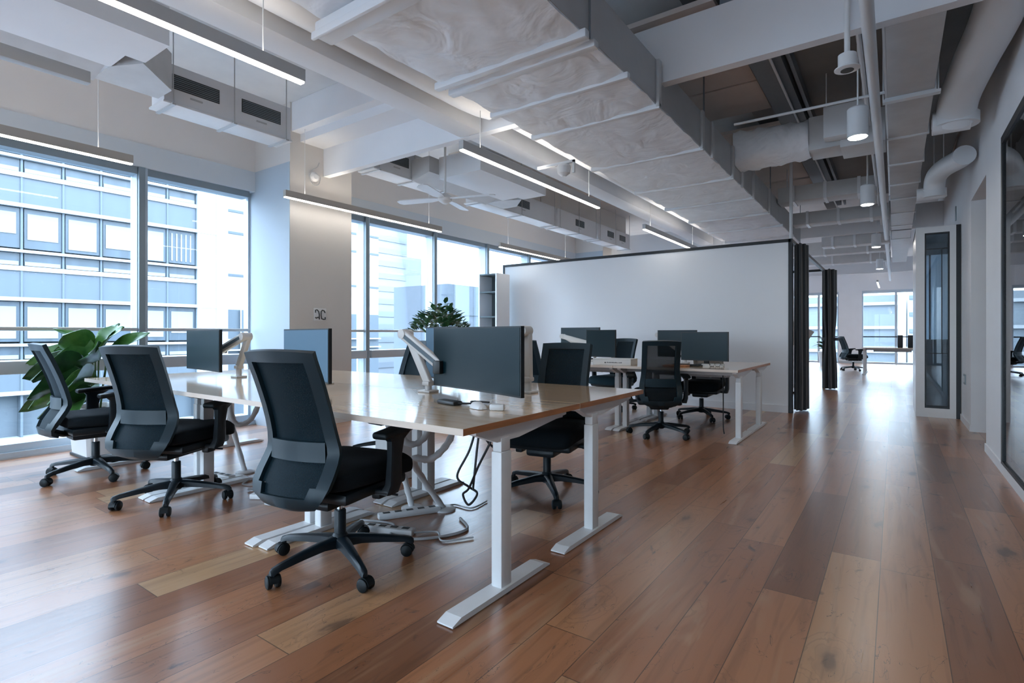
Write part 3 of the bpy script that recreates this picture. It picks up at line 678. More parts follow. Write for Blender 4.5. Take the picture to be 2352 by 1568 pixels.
spine('white cable spine curving down beside the grey legs under the nearest desktop', [(-2.02,2.28,.66), (-2.0,2.22,.52), (-2.06,2.14,.42), (-2.2,2.14,.40), (-2.3,2.3,.25), (-2.3,2.5,0)])
def strip(label, x, y, rz):
    t = thing('power_strip', label, 'power strip', (x, y, 0), R(rz), 'power strips on the floor under the near desks')
    obj('body', MB().box(-.19, .19, -.03, .03, 0, .035, bev=.008), M_METALW, t)
    mb = MB()
    for k in range(5): mb.box(-.16+k*.07, -.12+k*.07, -.014, .014, .035, .0365)
    obj('sockets', mb, M_GRILL, t, smooth=False)
    cable('cord', [(.19,0,.015), (.30,.06,.008), (.38,-.05,.008), (.52,.04,.008)], .005, '', M_METALG, t)
strip('white power strip on the floor right behind the closest chair base', -2.32, 2.02, 20)
strip('white power strip on the floor under the desk of the second chair', -3.35, 2.02, 30)
strip('white power strip lying across the foot of the middle desk legs', -2.40, 2.30, 60)
strip('white power strip on the floor nearest the window-side desk', -4.25, 2.05, 8)
for i, (pts, lab) in enumerate([
    ([(-1.78,2.2,.66), (-1.80,2.15,.5), (-1.86,2.12,.36), (-1.80,2.14,.31), (-1.75,2.15,.28), (-1.79,2.13,.22), (-1.82,2.12,.27), (-1.78,2.12,.31), (-1.7,2.1,.44), (-1.62,2.1,.58), (-1.62,2.12,.66)], 'black cable hanging in a long tangle below the near desk corner'),
    ([(-1.70,2.16,.66), (-1.68,2.13,.58), (-1.62,2.12,.54), (-1.60,2.12,.58), (-1.66,2.14,.62), (-1.72,2.15,.655)], 'black looped cable bundle hanging close under the near desktop corner'),
    ([(-1.75,2.18,.66), (-1.76,2.16,.5), (-1.77,2.14,.30)], 'single straight black cable dropping under the near desk corner')]):
    cable('power_cable', pts, .006, lab, group='black cables under the near desk corner')
cable('power_cable', [(-2.55,2.05,.012), (-2.35,2.12,.008), (-2.2,1.98,.008), (-2.02,2.1,.008), (-1.95,2.3,.008), (-2.1,2.42,.008)], .008, 'white cable snaking over the floor behind the closest chair', M_METALG, group='cables on the floor')
cable('power_cable', [(-3.7,2.0,.012), (-3.5,2.2,.008), (-3.3,1.9,.008), (-3.05,2.15,.008), (-2.9,2.3,.008)], .008, 'white cable snaking over the floor under the middle desk', M_METALG, group='cables on the floor')
tag(obj('control_box', MB().box(-.16, .16, -.04, .04, -.022, .022, bev=.006), M_GRILL, loc=(-1.98, 1.98, .688)), 'dark control box fixed below the near desktop left of the hanging black cables', 'control box')
tag(obj('computer_case', MB().box(-.09, .09, -.2, .2, 0, .36, bev=.012), M_METALW, loc=(-3.1, 2.9, 0)), 'white computer case standing on the floor under the middle far-side desk', 'computer')
cable('power_cable', [(-1.50,6.0,.70), (-1.50,6.02,.4), (-1.50,6.02,.12), (-1.49,6.02,.03)], .006, 'thin black cable hanging straight below the partition-row desk')

# ------------------------------------------------------------------ plants
def leaf(mb, base, direction, L_, W_, droop=.3, roll=0, mi=0, wav=.05):
    d = Vector(direction).normalized(); side = d.cross(Vector((0,0,1)))
    if side.length < .05: side = Vector((1,0,0))
    side.normalize(); side = Matrix.Rotation(roll, 3, d) @ side; nrm = side.cross(d).normalized()
    nu, nv = 9, 4; vs = []; B = Vector(base)
    for i in range(nu+1):
        u = i/nu; wd = W_*(math.sin(PI*min(1, u**.75*.98+.02))**.7)*.5
        c = B + d*L_*u + Vector((0,0,-1))*droop*L_*u*u
        for j in range(-nv, nv+1):
            v = j/nv
            vs.append(c + side*wd*v + nrm*(abs(v)**1.5*wd*.35 + wav*W_*math.sin(u*9+v*3)*abs(v)))
    m = 2*nv+1; n = len(vs); th = nrm*.0015
    allv = [p+th for p in vs] + [p-th for p in vs]; fs = []
    for i in range(nu):
        for j in range(m-1):
            a = i*m+j; fs.append((a, a+1, a+m+1, a+m)); fs.append((n+a+m, n+a+m+1, n+a+1, n+a))
    bd = [j for j in range(m)] + [i*m+m-1 for i in range(1, nu+1)] + [nu*m+j for j in range(m-2, -1, -1)] + [i*m for i in range(nu-1, 0, -1)]
    for a, b in zip(bd, bd[1:]+bd[:1]): fs.append((a, n+a, n+b, b))
    mb.add(allv, fs, mi); return mb
t = thing('potted_plant', 'broad-leaved green plant in a white pot on the floor before the window', 'plant', (-5.93, 1.80, 0))
rings = [[(hw*sx_, hw*.62*sy_, z) for sx_, sy_ in ((-1,-.8), (-.9,-1), (.9,-1), (1,-.8), (1,.8), (.9,1), (-.9,1), (-1,.8))] for hw, z in ((.21,.02), (.25,.42), (.25,.45), (.225,.45), (.22,.40))]
obj('pot', MB().loft(rings), M_POT, t, smooth=False); obj('pot_base', MB().box(-.22, .22, -.14, .14, 0, .025, bev=.006), M_BLACK, t)
obj('soil', MB().box(-.20, .20, -.12, .12, .36, .41), M_SOIL, t, smooth=False)
random.seed(11)
# (base offset, direction, length, width, droop, roll, dark)
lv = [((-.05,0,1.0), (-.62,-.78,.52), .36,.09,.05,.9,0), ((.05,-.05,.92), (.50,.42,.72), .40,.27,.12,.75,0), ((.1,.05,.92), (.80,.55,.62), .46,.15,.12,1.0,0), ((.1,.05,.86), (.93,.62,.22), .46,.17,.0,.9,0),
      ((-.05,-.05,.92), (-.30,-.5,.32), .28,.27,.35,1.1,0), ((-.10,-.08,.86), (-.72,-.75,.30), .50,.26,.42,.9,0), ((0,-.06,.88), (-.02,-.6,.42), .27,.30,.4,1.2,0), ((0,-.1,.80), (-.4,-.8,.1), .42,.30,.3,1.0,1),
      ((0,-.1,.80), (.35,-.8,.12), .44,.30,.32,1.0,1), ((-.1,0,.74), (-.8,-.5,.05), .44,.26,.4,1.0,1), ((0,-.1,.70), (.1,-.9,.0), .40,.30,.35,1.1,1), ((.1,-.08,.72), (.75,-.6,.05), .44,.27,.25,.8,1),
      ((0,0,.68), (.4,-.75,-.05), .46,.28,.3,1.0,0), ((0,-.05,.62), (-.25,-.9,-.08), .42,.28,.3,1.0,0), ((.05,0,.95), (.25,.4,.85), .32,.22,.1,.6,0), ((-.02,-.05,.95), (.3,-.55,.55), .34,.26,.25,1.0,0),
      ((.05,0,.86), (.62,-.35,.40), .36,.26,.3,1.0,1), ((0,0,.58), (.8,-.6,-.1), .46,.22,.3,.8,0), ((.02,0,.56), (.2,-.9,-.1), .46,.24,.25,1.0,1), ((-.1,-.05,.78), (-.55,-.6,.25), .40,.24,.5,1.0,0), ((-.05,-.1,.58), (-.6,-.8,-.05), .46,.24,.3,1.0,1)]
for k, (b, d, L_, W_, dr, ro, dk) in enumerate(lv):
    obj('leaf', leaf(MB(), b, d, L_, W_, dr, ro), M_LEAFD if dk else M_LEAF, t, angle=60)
mb = MB()
for (b, d, *_x) in lv: mb.tube([(b[0]*.3, b[1]*.3, .40), (b[0]*.6, b[1]*.6, (b[2]+.4)/2), b], [.008,.007,.005], 6)
obj('stems', mb, M_STEM, t)
obj('flower', MB().tube([(.05,-.34,.70), (.05,-.35,.705)], [.045,.03], 16, flat=.75), M_PAPER, t)
# bushy shrub behind the big monitor, near the second window
t = thing('potted_shrub', 'bushy dark green shrub showing over the top of the big dark monitor', 'plant', (-4.66, 4.98, 0))
obj('pot', MB().lathe([(.14,0), (.17,.02), (.20,.42), (.20,.46), (.18,.46), (.175,.42)], n=24), M_POT, t)
obj('trunk', MB().tube([(0,0,.40), (.02,0,.8), (0,.02,1.18)], [.022,.018,.012], 8), M_STEM, t)
mb = MB(); random.seed(5)
for k in range(560):
    a = random.uniform(0, 2*PI); rr = .36*math.sqrt(random.random()); zc = 1.20 + .36*(1-(rr/.38)**2)*random.uniform(.45, 1)
    p = (rr*math.cos(a), rr*math.sin(a), zc-.05+random.uniform(-.1,0))
    d = (math.cos(a)+random.uniform(-.6,.6), math.sin(a)+random.uniform(-.6,.6), random.uniform(-.1,1.0)); dv = Vector(d).normalized()
    L_ = random.uniform(.06,.10); s_ = dv.cross(Vector((0,0,1))).normalized()*L_*.33; q = Vector(p); nn = s_.cross(dv).normalized()*.006
    vs_ = [q, q+dv*L_*.35+s_+nn, q+dv*L_*.75+s_*.8+nn, q+dv*L_, q+dv*L_*.75-s_*.8+nn, q+dv*L_*.35-s_+nn]
    mb.add(vs_ + [v_-nn.normalized()*.0015 for v_ in vs_], [(0,1,2,3), (0,3,4,5), (9,8,7,6), (11,10,9,6)] + [(i, i+6, (i+1)%6+6, (i+1)%6) for i in range(6)])
fo = obj('foliage', mb, M_LEAFS, t, smooth=False); fo['kind'] = 'stuff'
t = thing('potted_plant', 'small distant green plant by the far left end window', 'plant', (-1.98, 21.5, 0))
obj('pot', MB().lathe([(.14,0), (.2,.5), (.19,.5)], n=18), M_POT, t)
mb = MB(); random.seed(9)
for k in range(26):
    a = random.uniform(0, 2*PI); leaf(mb, (0,0,.5+random.uniform(0,.5)), (math.cos(a), math.sin(a), random.uniform(.2,1.4)), random.uniform(.25,.45), .14, .4)
obj('foliage', mb, M_LEAFS, t)['kind'] = 'stuff'

# ------------------------------------------------------------------ meeting pod with the white partition
t = thing('meeting_pod', 'white partition panel with black frame closing off a meeting pod', 'partition', (-3.68, 8.35, 0))
PX0, PX1, PD = -2.48, 2.50, 4.35
obj('front_panel', MB().box(PX0+.04, PX1-.03, .01, .06, .10, 2.385), M_BOARD, t, smooth=False)
mb = MB(); mb.box(PX0, PX1, 0, .07, 2.385, 2.43); mb.box(PX0, PX0+.04, 0, .07, 0, 2.385); mb.box(PX1-.03, PX1+.02, 0, .09, 0, 2.43)
obj('front_frame', mb, M_BLACK, t, smooth=False)
obj('skirting', MB().box(PX0+.04, PX1-.03, -.008, .06, 0, .10), M_WHITE, t, smooth=False)
obj('side_beam', MB().box(PX1-.03, PX1+.02, .09, PD, 2.385, 2.43).box(PX1-.03, PX1+.02, PD-.05, PD, 0, 2.385), M_BLACK, t, smooth=False)
obj('rear_beam', MB().box(PX0, PX1-.03, PD-.05, PD, 2.385, 2.43), M_BLACK, t, smooth=False)
obj('rear_panel', MB().box(PX0, PX1-.55, PD-.04, PD, 0, 2.0), M_BOARD, t, smooth=False)
def curtain(name, label, x, y, w_, d_, waist, folds, zt=2.37):
    rings = []
    n = 72
    for i in range(25):
        z = .03 + (zt-.03)*i/24; u = i/24
        sc = 1.0 - waist*math.exp(-((z-1.0)/.35)**2) + .12*(1-u)*.5
        rings.append([((w_/2*sc)*math.cos(2*PI*k/n)*(1+.16*math.sin(folds*2*PI*k/n + u)), (d_/2*sc)*math.sin(2*PI*k/n)*(1+.16*math.sin(folds*2*PI*k/n+u*1.5)), z) for k in range(n)])
    tt = thing('curtain', label, 'curtain', (x, y, 0), 0, 'dark curtains of the meeting pod')
    obj('cloth', MB().loft(rings), M_CURT, tt, angle=60)
    if waist: obj('tie_band', MB().tube([(0,0,.97), (0,0,1.03)], [max(w_, d_)*.30]*2, 20), M_BLACK, tt)
    obj('track_hooks', MB().box(-.01, .01, -d_*.4, d_*.4, zt, zt+.016), M_BLACK, tt, smooth=False)
    return tt
curtain('curtain', 'dark curtain hanging straight at the right end of the white partition', -1.09, 8.72, .15, .5, 0, 9)
curtain('curtain', 'grey curtain tied at the waist on the far post of the meeting pod', -1.05, 12.42, .20, .50, .30, 8)
t = thing('easel', 'grey tilted board on a slim black stand inside the meeting pod', 'easel', (-1.62, 11.2, 0))
obj('stand', MB().cyl((0,0,0), (0,0,1.0), .016).box(-.2, .2, -.02, .02, 0, .03).box(-.02, .02, -.2, .2, 0, .03), M_BLACK, t, smooth=False)
obj('board', MB().box(-.28, .28, -.012, .012, -.20, .20, M=Matrix.Translation((.08,0,1.12)) @ Matrix.Rotation(R(30), 4, 'Y') @ Matrix.Rotation(R(-25), 4, 'X')), M_ALU, t, smooth=False)
t = thing('bench', 'low black bench inside the meeting pod seen through the curtain gap', 'bench', (-1.95, 10.6, 0))
obj('seat', MB().box(-.45, .45, -.25, .25, .50, .62, bev=.02), M_BLACK, t)
for sx_ in (-1, 1):
    for sy_ in (-1, 1): obj('leg', MB().box(sx_*.40-.02, sx_*.40+.02, sy_*.2-.02, sy_*.2+.02, 0, .5), M_BLACK, t, smooth=False)
t = thing('shelf_unit', 'slim pale-edged dark shelf standing by the window at the left end of the partition', 'shelf', (-6.02, 7.9, 0))
obj('side_panel', MB().box(-.22, -.19, -.2, .2, 0, 2.2), M_WHITE, t, smooth=False); obj('side_panel', MB().box(.17, .20, -.2, .2, 0, 2.2), M_WHITE, t, smooth=False)
obj('back_panel', MB().box(-.19, .17, .17, .2, 0, 2.2), M_DARKIN, t, smooth=False)
for z in (.03, .5, .95, 1.4, 1.85, 2.17): obj('shelf', MB().box(-.19, .17, -.19, .17, z, z+.025), M_DARKIN, t, smooth=False)
# ------------------------------------------------------------------ phone booth and wall fittings at right
t = thing('phone_booth', 'white framed glass booth projecting from the right wall of the corridor', 'booth', (.455, 9.02, 0))
mb = MB(); mb.box(-.225, -.13, 0, .06, 0, 2.52); mb.box(.13, .195, 0, .06, 0, 2.52); mb.box(-.13, .13, 0, .06, 2.44, 2.52); mb.box(-.13, .13, 0, .06, 0, .12)
obj('front_frame', mb, M_METALW, t, smooth=False)
obj('side_wall', MB().box(-.225, -.195, .06, 1.35, 0, 2.52), M_METALW, t, smooth=False); obj('roof', MB().box(-.225, .24, .06, 1.35, 2.47, 2.52), M_METALW, t, smooth=False)
obj('rear_wall', MB().box(-.195, .24, 1.30, 1.35, 0, 1.0).box(-.195, .24, 1.30, 1.35, 2.3, 2.47), M_WHITE, t, smooth=False); obj('rear_pane', MB().box(-.195, .24, 1.32, 1.33, 1.0, 2.3), M_BOOTHG, t, smooth=False)
obj('rear_mullions', MB().box(-.03, -.01, 1.30, 1.35, 1.0, 2.3), M_BLACK, t, smooth=False)
mb = MB(); mb.box(-.13, -.112, .005, .05, .12, 2.44); mb.box(.112, .13, .005, .05, .12, 2.44); mb.box(-.112, .112, .005, .05, 2.42, 2.44); mb.box(-.112, .112, .005, .05, .12, .15); mb.box(-.112, .112, .02, .04, 2.22, 2.235); mb.box(-.112, .112, .02, .04, .84, .85); mb.box(.045, .055, .02, .04, .84, 2.22)
d = obj('door', mb, M_BLACK, t, smooth=False)
obj('door_pane', MB().box(-.112, .112, .026, .032, .15, 2.42), M_BOOTHG, d, smooth=False)
obj('side_jamb', MB().box(.195, .242, .0, .05, 0, 2.52), M_BLACK, t, smooth=False)
obj('inner_shelf', MB().box(-.195, .2, .9, 1.3, .98, 1.02), M_METALW, t, smooth=False)
t = thing('light_switch', 'dark glass light switch on the white wall beside the doorway', 'switch', (XR, 8.55, .55))
obj('plate', MB().box(-.010, 0, -.10, .10, -.06, .06, bev=.003), M_FRAMED, t); obj('rocker', MB().box(-.014, -.010, -.04, .04, -.035, .035), M_METALW, t, smooth=False)
tag(obj('wall_intercom', MB().box(-.012, 0, -.03, .03, -.10, .10, bev=.003), M_FRAMED, loc=(XR, 9.7, 2.78)), 'slim dark strip plate high on the right wall above the booth', 'panel')
# fixtures on the column
t = thing('socket_plate', 'small white double plate with two dark curved marks on the column', 'plate', (-5.62, 3.92, 1.335))
obj('plate', MB().box(0, .006, -.085, .085, -.075, .075, bev=.002), M_METALW, t)
def mark(pts): return obj('mark', MB().tube([(.0065, y, z) for y, z in pts], .0075, 6, flat=1), M_GRILL, t)
mark([(-.066,.02), (-.066,.05), (-.045,.055), (-.022,.035), (-.014,.0), (-.013,-.06)]); mark([(-.068,-.035), (-.055,-.045), (-.03,-.035), (-.016,-.036)])
mark([(.068,.022), (.055,.045), (.03,.052), (.013,.035), (.012,-.01), (.02,-.05), (.045,-.058), (.07,-.055), (.068,-.03)])
t = thing('fire_alarm', 'small round pale siren with a looped cord high on the column', 'alarm', (-5.62, 3.83, 2.96))
obj('body', MB().tube([(0,0,0), (.03,0,0), (.05,0,0)], [.06,.058,.03], 20), M_METALW, t)
cable('cord', [(.03,.05,.03), (.03,.075,.0), (.03,.05,-.08), (.03,-.02,-.10), (.03,-.07,-.03), (.03,-.04,.06), (.03,.03,.12), (.03,.06,.18)], .006, '', M_ALU, t)

# ------------------------------------------------------------------ ceiling services
def linear(label, x, y0, y1, z, group, side, hang=True):
    t = thing('linear_pendant', label, 'pendant light', (x, (y0+y1)/2, z), 0, group); h = (y1-y0)/2
    obj('housing', MB().box(-.024, .024, -h, h, .006, .045).box(-.024, -.021, -h, h, .045, .078).box(.021, .024, -h, h, .045, .078).box(-.021, .021, -h, -h+.003, .045, .078).box(-.021, .021, h-.003, h, .045, .078), side, t, smooth=False)
    obj('diffuser', MB().box(-.018, .018, -h+.004, h-.004, -.004, .006), M_LED, t, smooth=False)
    obj('uplight', MB().box(-.015, .015, -h+.1, h-.1, .0455, .050), M_LEDUP, t, smooth=False)
    if hang:
        for s in (-1, 1): obj('wire', MB().cyl((0, s*(h-.25), .075), (0, s*(h-.25), (.404 if -3 < x < -2.8 and 3 < y0 < 11 else ZC-z)), .0035, 6), M_METALW, t)
    return t
GLI = 'suspended linear lights'
linear('bright linear pendant light crossing the upper left of the room above the near desks', -2.89, -.6, 1.9, 2.6, GLI, M_ALU)
linear('linear pendant light in mid ceiling beyond the cross beam, parallel to the big duct', -2.88, 3.33, 5.83, 2.6, GLI, M_ALU)
linear('short-looking linear pendant light touching the top of the white partition', -2.93, 7.38, 9.9, 2.6, GLI, M_ALU)
linear('linear light along the left windows in front of the leftmost window head', -5.50, -.58, 1.93, 2.6, GLI, M_TAUPE)
linear('linear light hung across the beige column and second window', -5.44, 3.35, 5.84, 2.6, GLI, M_TAUPE)
linear('linear light over the third window left of the white partition', -5.55, 7.43, 9.95, 2.6, GLI, M_TAUPE)
linear('distant linear light above the meeting pod near the windows', -5.5, 11.5, 14.0, 2.6, GLI, M_TAUPE)
linear('distant linear light in the ceiling behind the partition', -2.93, 11.4, 13.9, 2.6, GLI, M_ALU)
linear('distant linear light in front of the end windows', -.45, 20.7, 23.2, 2.75, GLI, M_ALU)

def downlight(label, x, y, z):
    t = thing('cylinder_pendant', label, 'pendant light', (x, y, z), 0, 'cylinder pendant lights over the corridor')
    obj('shade', MB().lathe([(.066,.0), (.070,.004), (.070,.215), (.062,.225), (.02,.228)], n=28), M_PIPE, t)
    obj('lens', MB().lathe([(.060,-.004), (.060,.006)], n=24), M_LAMP, t)
    obj('rod', MB().cyl((0,0,.22), (0,0,ZC-z), .006, 8), M_METALW, t)
    return t
downlight('largest lit cylinder pendant, second fitting along the corridor ceiling', -.23, 4.87, 2.6)
downlight('lit cylinder pendant lower down the corridor, next after the largest', -.26, 7.47, 2.6)
downlight('small lit cylinder pendant above the corridor near the booth top', -.26, 11.2, 2.6)
downlight('smallest lit cylinder pendant at the far end of the corridor', -.28, 15.0, 2.6)
downlight('added unseen cylinder pendant overhead, fill light extending the corridor row near the camera', -.22, 2.2, 2.6)  # this and the next: unseen pendants added to brighten the corridor side
downlight('added unseen cylinder pendant behind the camera, fill light extending the corridor row', -.22, -.45, 2.6)
t = thing('track_spot', 'flanged white spotlight on a thick rod at the top right', 'spotlight', (-.24, 3.92, 2.72))
obj('body', MB().lathe([(.045,.03), (.050,.035), (.050,.11), (.03,.12)], n=28), M_METALW, t)
obj('flange', MB().lathe([(.055,.014), (.070,.020), (.070,.026), (.050,.036)], n=32), M_METALW, t)
obj('lens', MB().lathe([(.036,.011), (.036,.02)], n=20), M_GRILL, t)
obj('rod', MB().cyl((0,0,.12), (0,0,ZC-2.72), .016, 14), M_METALW, t)

# big wrapped duct
t = thing('supply_duct', 'large white wrapped air duct running down the middle of the ceiling', 'duct', (-1.99, 0, 2.8))
random.seed(21)
def duct_sheet(mb, x0, x1, y0, y1, z0, z1, nx, ny):
    # bottom skin with quilted sag
    cells = {(i, j) for i in range(nx) for j in range(ny)}
    def pos(i, j):
        u = i/nx; v = j/ny; sag = .022*math.sin(PI*max(0,min(1,u)))**.6*(.5+.5*abs(math.sin(PI*v*ny/5.0)))
        return (x0+(x1-x0)*u, y0+(y1-y0)*v, z0+.02-sag + .006*math.sin(i*2.1+j*1.3)+.005*math.sin(i*.7-j*2.7))
    mb.sheet(cells, pos, .02)
mb = MB(); duct_sheet(mb, -.54, .54, -4.0, 11.4, 0, .3, 14, 150)
obj('wrapped_underside', mb, M_DUCT, t, angle=80)
obj('side_panels', MB().box(-.545, .545, -4.0, 11.4, .02, .34), M_DUCTS, t, smooth=False)
ky = [1.55, 2.72, 3.32, 3.90, 5.02, 6.15, 7.2, 8.24, 9.3, 10.4]
for k, y in enumerate(ky):
    if y == 1.55: continue
    if y == 2.72:
        obj('flange', MB().box(-.58, .58, y-.03, y+.02, -.03, .02, bev=.008), M_PIPE, t); obj('flange', MB().box(-.57, .57, y+.10, y+.16, -.025, .02, bev=.008), M_PIPE, t)
    else: obj('flange', MB().box(-.57, .57, y-.022, y+.022, -.024, .02, bev=.008), M_PIPE, t)
for y in (3.9, 5.02, 5.35, 6.15, 6.6, 7.2, 8.24): obj('side_seam', MB().box(.545, .57, y-.03, y+.03, -.01, .34, bev=.004), M_DUCTG, t)
for y in (2.78, 5.05, 8.3):
    for sx_ in (-1, 1): obj('hanger_rod', MB().cyl((sx_*.56, y, 0), (sx_*.56, y, ZC-2.8), .007, 8), M_DECKB, t)
# crossing bracket boxes at the left of the big duct
t = thing('hanger_channel', 'white steel channel crossing under the big duct near the top of the frame', 'channel', (-1.95, 1.78, 2.685))
obj('channel', MB().box(-.58, .62, -.05, .06, 0, .085, bev=.01), M_PIPE, t); obj('lip', MB().box(-.58, .62, -.07, -.05, -.02, .02, bev=.004), M_PIPE, t)
for sx_ in (-1, 1): obj('hanger_rod', MB().cyl((.02+sx_*.59, 0, .08), (.02+sx_*.59, 0, ZC-2.685), .007, 8), M_DECKB, t)
# long boxed beam and round pipe beside the duct
t = thing('cable_trunking', 'long white boxed trunking running lengthwise left of the big duct, near side of the beam', 'trunking', (-3.30, 0, 3.0))
obj('casing', MB().box(-.125, .125, -4.0, 3.96, 0, .19, bev=.004), M_BEAM, t)
for y in (-4.0+.6, 3.96-.6): obj('hanger_rod', MB().cyl((0,y,.19), (0,y,ZC-3.0), .006, 8), M_PIPE, t)
t = thing('cable_trunking', 'long white boxed trunking continuing beyond the cross beam', 'trunking', (-3.30, 0, 3.02))
obj('casing', MB().box(-.125, .125, 4.10, 11.9, 0, .19, bev=.004), M_BEAM, t)
for y in (4.10+.6, 11.9-.6): obj('hanger_rod', MB().cyl((0,y,.19), (0,y,ZC-3.02), .006, 8), M_PIPE, t)
tag(obj('insulated_pipe', MB().tube([(-3.04,-4,3.16), (-3.04,3.3,3.16), (-3.04,3.55,3.16), (-3.02,3.75,3.16), (-2.98,3.86,3.16)], .115, 20), M_BEAM), 'thick round insulated pipe lying beside the boxed trunking, near side', 'pipe')
tag(obj('insulated_pipe', MB().tube([(-2.86,4.12,3.12), (-2.86,5.5,3.12), (-2.86,8.5,3.12), (-2.86,11.5,3.12)], .115, 20), M_BEAM), 'thick round insulated pipe hugging the big duct beyond the cross beam', 'pipe')
# bay of ac units by the windows
def fcu(y0, y1, label, vents, grp, gh=.19):
    t = thing('fan_coil_unit', label, 'air conditioner', (-4.86, y0, 3.0), 0, grp); L_ = y1-y0
    obj('casing', MB().box(-.24, 0, 0, L_, .012, .33, bev=.004), M_BEAM, t); obj('drip_tray', MB().box(-.27, .012, -.01, L_+.01, -.004, .014, bev=.003), M_METALW, t)
    for yv in vents:
        yc = yv - y0
        v = obj('grille', MB().box(.0, .006, yc-gh, yc+gh, .13, .25), M_GRILL, t, smooth=False)
        mb = MB()
        for q in range(7): mb.box(.006, .010, yc-gh+.005, yc+gh-.005, .137+q*.016, .142+q*.016)
        obj('louvres', mb, M_FRAMED, v, smooth=False)
        obj('rating_plate', MB().box(0, .003, yc-.05, yc+.05, .085, .10), M_ALU, v, smooth=False)
    for y in (.06, L_*.5, L_-.06): obj('hanger_rod', MB().cyl((.02, y, .0), (.02, y, ZC-3.0), .005, 8).box(-.28, .04, y-.015, y+.015, -.016, -.002), M_ALU, t, smooth=False)
GFC = 'fan coil units along the window wall'
fcu(1.93, 3.06, 'white ceiling fan coil unit with two dark grilles, nearest above the left window', (2.18, 2.76), GFC)
fcu(4.10, 5.35, 'white fan coil unit with one grille just beyond the cross beam', (4.45,), GFC)
fcu(6.00, 8.15, 'white fan coil unit with a small grille above the second window', (7.15,), GFC, .17)
fcu(8.22, 9.75, 'third-last fan coil unit along the window wall, small grille facing the partition top', (9.05,), GFC, .17)
fcu(9.82, 11.4, 'farthest fan coil unit, mostly hidden behind the partition top', (10.4, 11.0), GFC, .15)
struct('trim_50', MB().box(-5.35, -5.02, 5.9, 11.55, 3.335, ZC-.002).box(-5.02, -5.0, 6.6, 6.62, 3.335, ZC-.002).box(-5.02, -5.0, 7.9, 7.92, 3.335, ZC-.002).box(-5.02, -5.0, 9.3, 9.32, 3.335, ZC-.002), M_BEIGEW)
def bigbox(y0, y1, label):
    t = thing('air_plenum', label, 'duct', (-3.9, y0, 3.0), 0, 'flat plenum boxes beside the fan coils'); L_ = y1-y0
    for yy in (.3, L_-.3): obj('hanger_rod', MB().cyl((-.2,yy,.26), (-.2,yy,ZC-3.0), .006, 8), M_PIPE, t)
    obj('casing', MB().prism([(-.65,0), (0,0), (0,L_), (-.38,L_), (-.38,L_-.12), (-.65,L_-.12)], 0, .26, 'z'), M_DUCTS if False else M_BEAM, t, smooth=False)
    obj('side_duct', MB().prism([(-.945,-.02), (-.65,.05), (-.65,.24), (-.945,.24)], L_-1.6, L_-.13, 'y'), M_DUCTG, t, smooth=False)
    obj('elbow', MB().prism([(-.65, L_-.13), (-.40, L_-.005), (-.70, L_+.30), (-.945, L_+.30), (-.945, L_-.13)], .0, .29, 'z'), M_DUCTG, t, smooth=False)
bigbox(-1.2, 1.58, 'broad flat white plenum box at the upper left corner of the ceiling')
bigbox(4.85, 6.28, 'flat white plenum box hanging beyond the cross beam behind the ceiling fan')
t = thing('light_track', 'unlit grey lighting track at the upper left edge of the frame', 'light track', (-3.95, 0, 2.6))
obj('housing', MB().box(-.03, .03, -1.6, 1.16, 0, .07, bev=.003), M_ALU, t)
for y in (-1.2, .3): obj('wire', MB().cyl((0,y,.07), (0,y,.40), .0035, 6), M_METALW, t)
# ceiling fan
t = thing('ceiling_fan', 'white ceiling fan on a long rod in front of the second fan coil', 'fan', (-4.33, 4.72, 2.70))
obj('rod', MB().cyl((0,0,.05), (0,0,ZC-2.70), .014, 12), M_METALW, t); obj('motor', MB().lathe([(.03,-.06), (.075,-.03), (.085,.0), (.07,.03), (.03,.06)], n=24), M_METALW, t)
for k in range(4):
    M = Matrix.Rotation(R(18)+k*PI/2, 4, 'Z') @ Matrix.Rotation(R(9), 4, 'X')
    obj('blade', MB().prism([(.07,-.03), (.2,-.065), (.58,-.07), (.62,-.03), (.62,.03), (.58,.055), (.2,.05), (.07,.03)], -.005, .005, 'z', M=M), M_METALW, t, smooth=False)

# ceiling pocket at right: deck, panels, channels
tag(obj('ceiling_deck', MB().box(-1.35, .66, 4.12, 11.98, ZC-.08, ZC-.005), M_DECKD, smooth=False), 'dark metal ceiling deck recessed above the corridor', 'ceiling deck')
for i, (y0, y1, lb) in enumerate(((4.12, 5.65, 'nearest'), (5.68, 6.45, 'second'), (7.0, 8.1, 'third'), (8.2, 9.6, 'fourth'), (9.7, 11.3, 'farthest'))):
    tag(obj('ceiling_panel', MB().box(-1.85, -1.10, y0, y1, 3.58, 3.62), M_PANEL, smooth=False), '%s beige ceiling panel beside the big duct above the corridor' % lb, 'ceiling panel', 'beige ceiling panels')
t = thing('steel_channel', 'blue-grey steel channel along the dark ceiling pocket', 'channel', (-.98, 8.05, 3.50))
obj('channel', MB().box(-.08, .08, -3.9, 3.9, 0, .16), M_DECKB, t, smooth=False); obj('conduit', MB().cyl((.10,-3.9,-.02), (.10,3.9,-.02), .012, 8), M_PIPE, t)
obj('folded_flange', MB().box(.08, .16, -3.9, 3.9, .05, .16).box(.2, .23, -3.9, 3.9, .05, .16), M_DECKB, t, smooth=False)
tag(obj('cross_rail', MB().cyl((-1.2, 5.2, 3.02), (.10, 5.2, 3.02), .012, 8), M_PIPE), 'thin white rail crossing under the dark ceiling pocket near the largest pendant', 'rail')
tag(obj('sprinkler_pipe', MB().cyl((-.125,-3,2.9), (-.125,22,2.9), .035, 16), M_PIPE), 'long white sprinkler pipe running the length of the corridor ceiling', 'pipe')
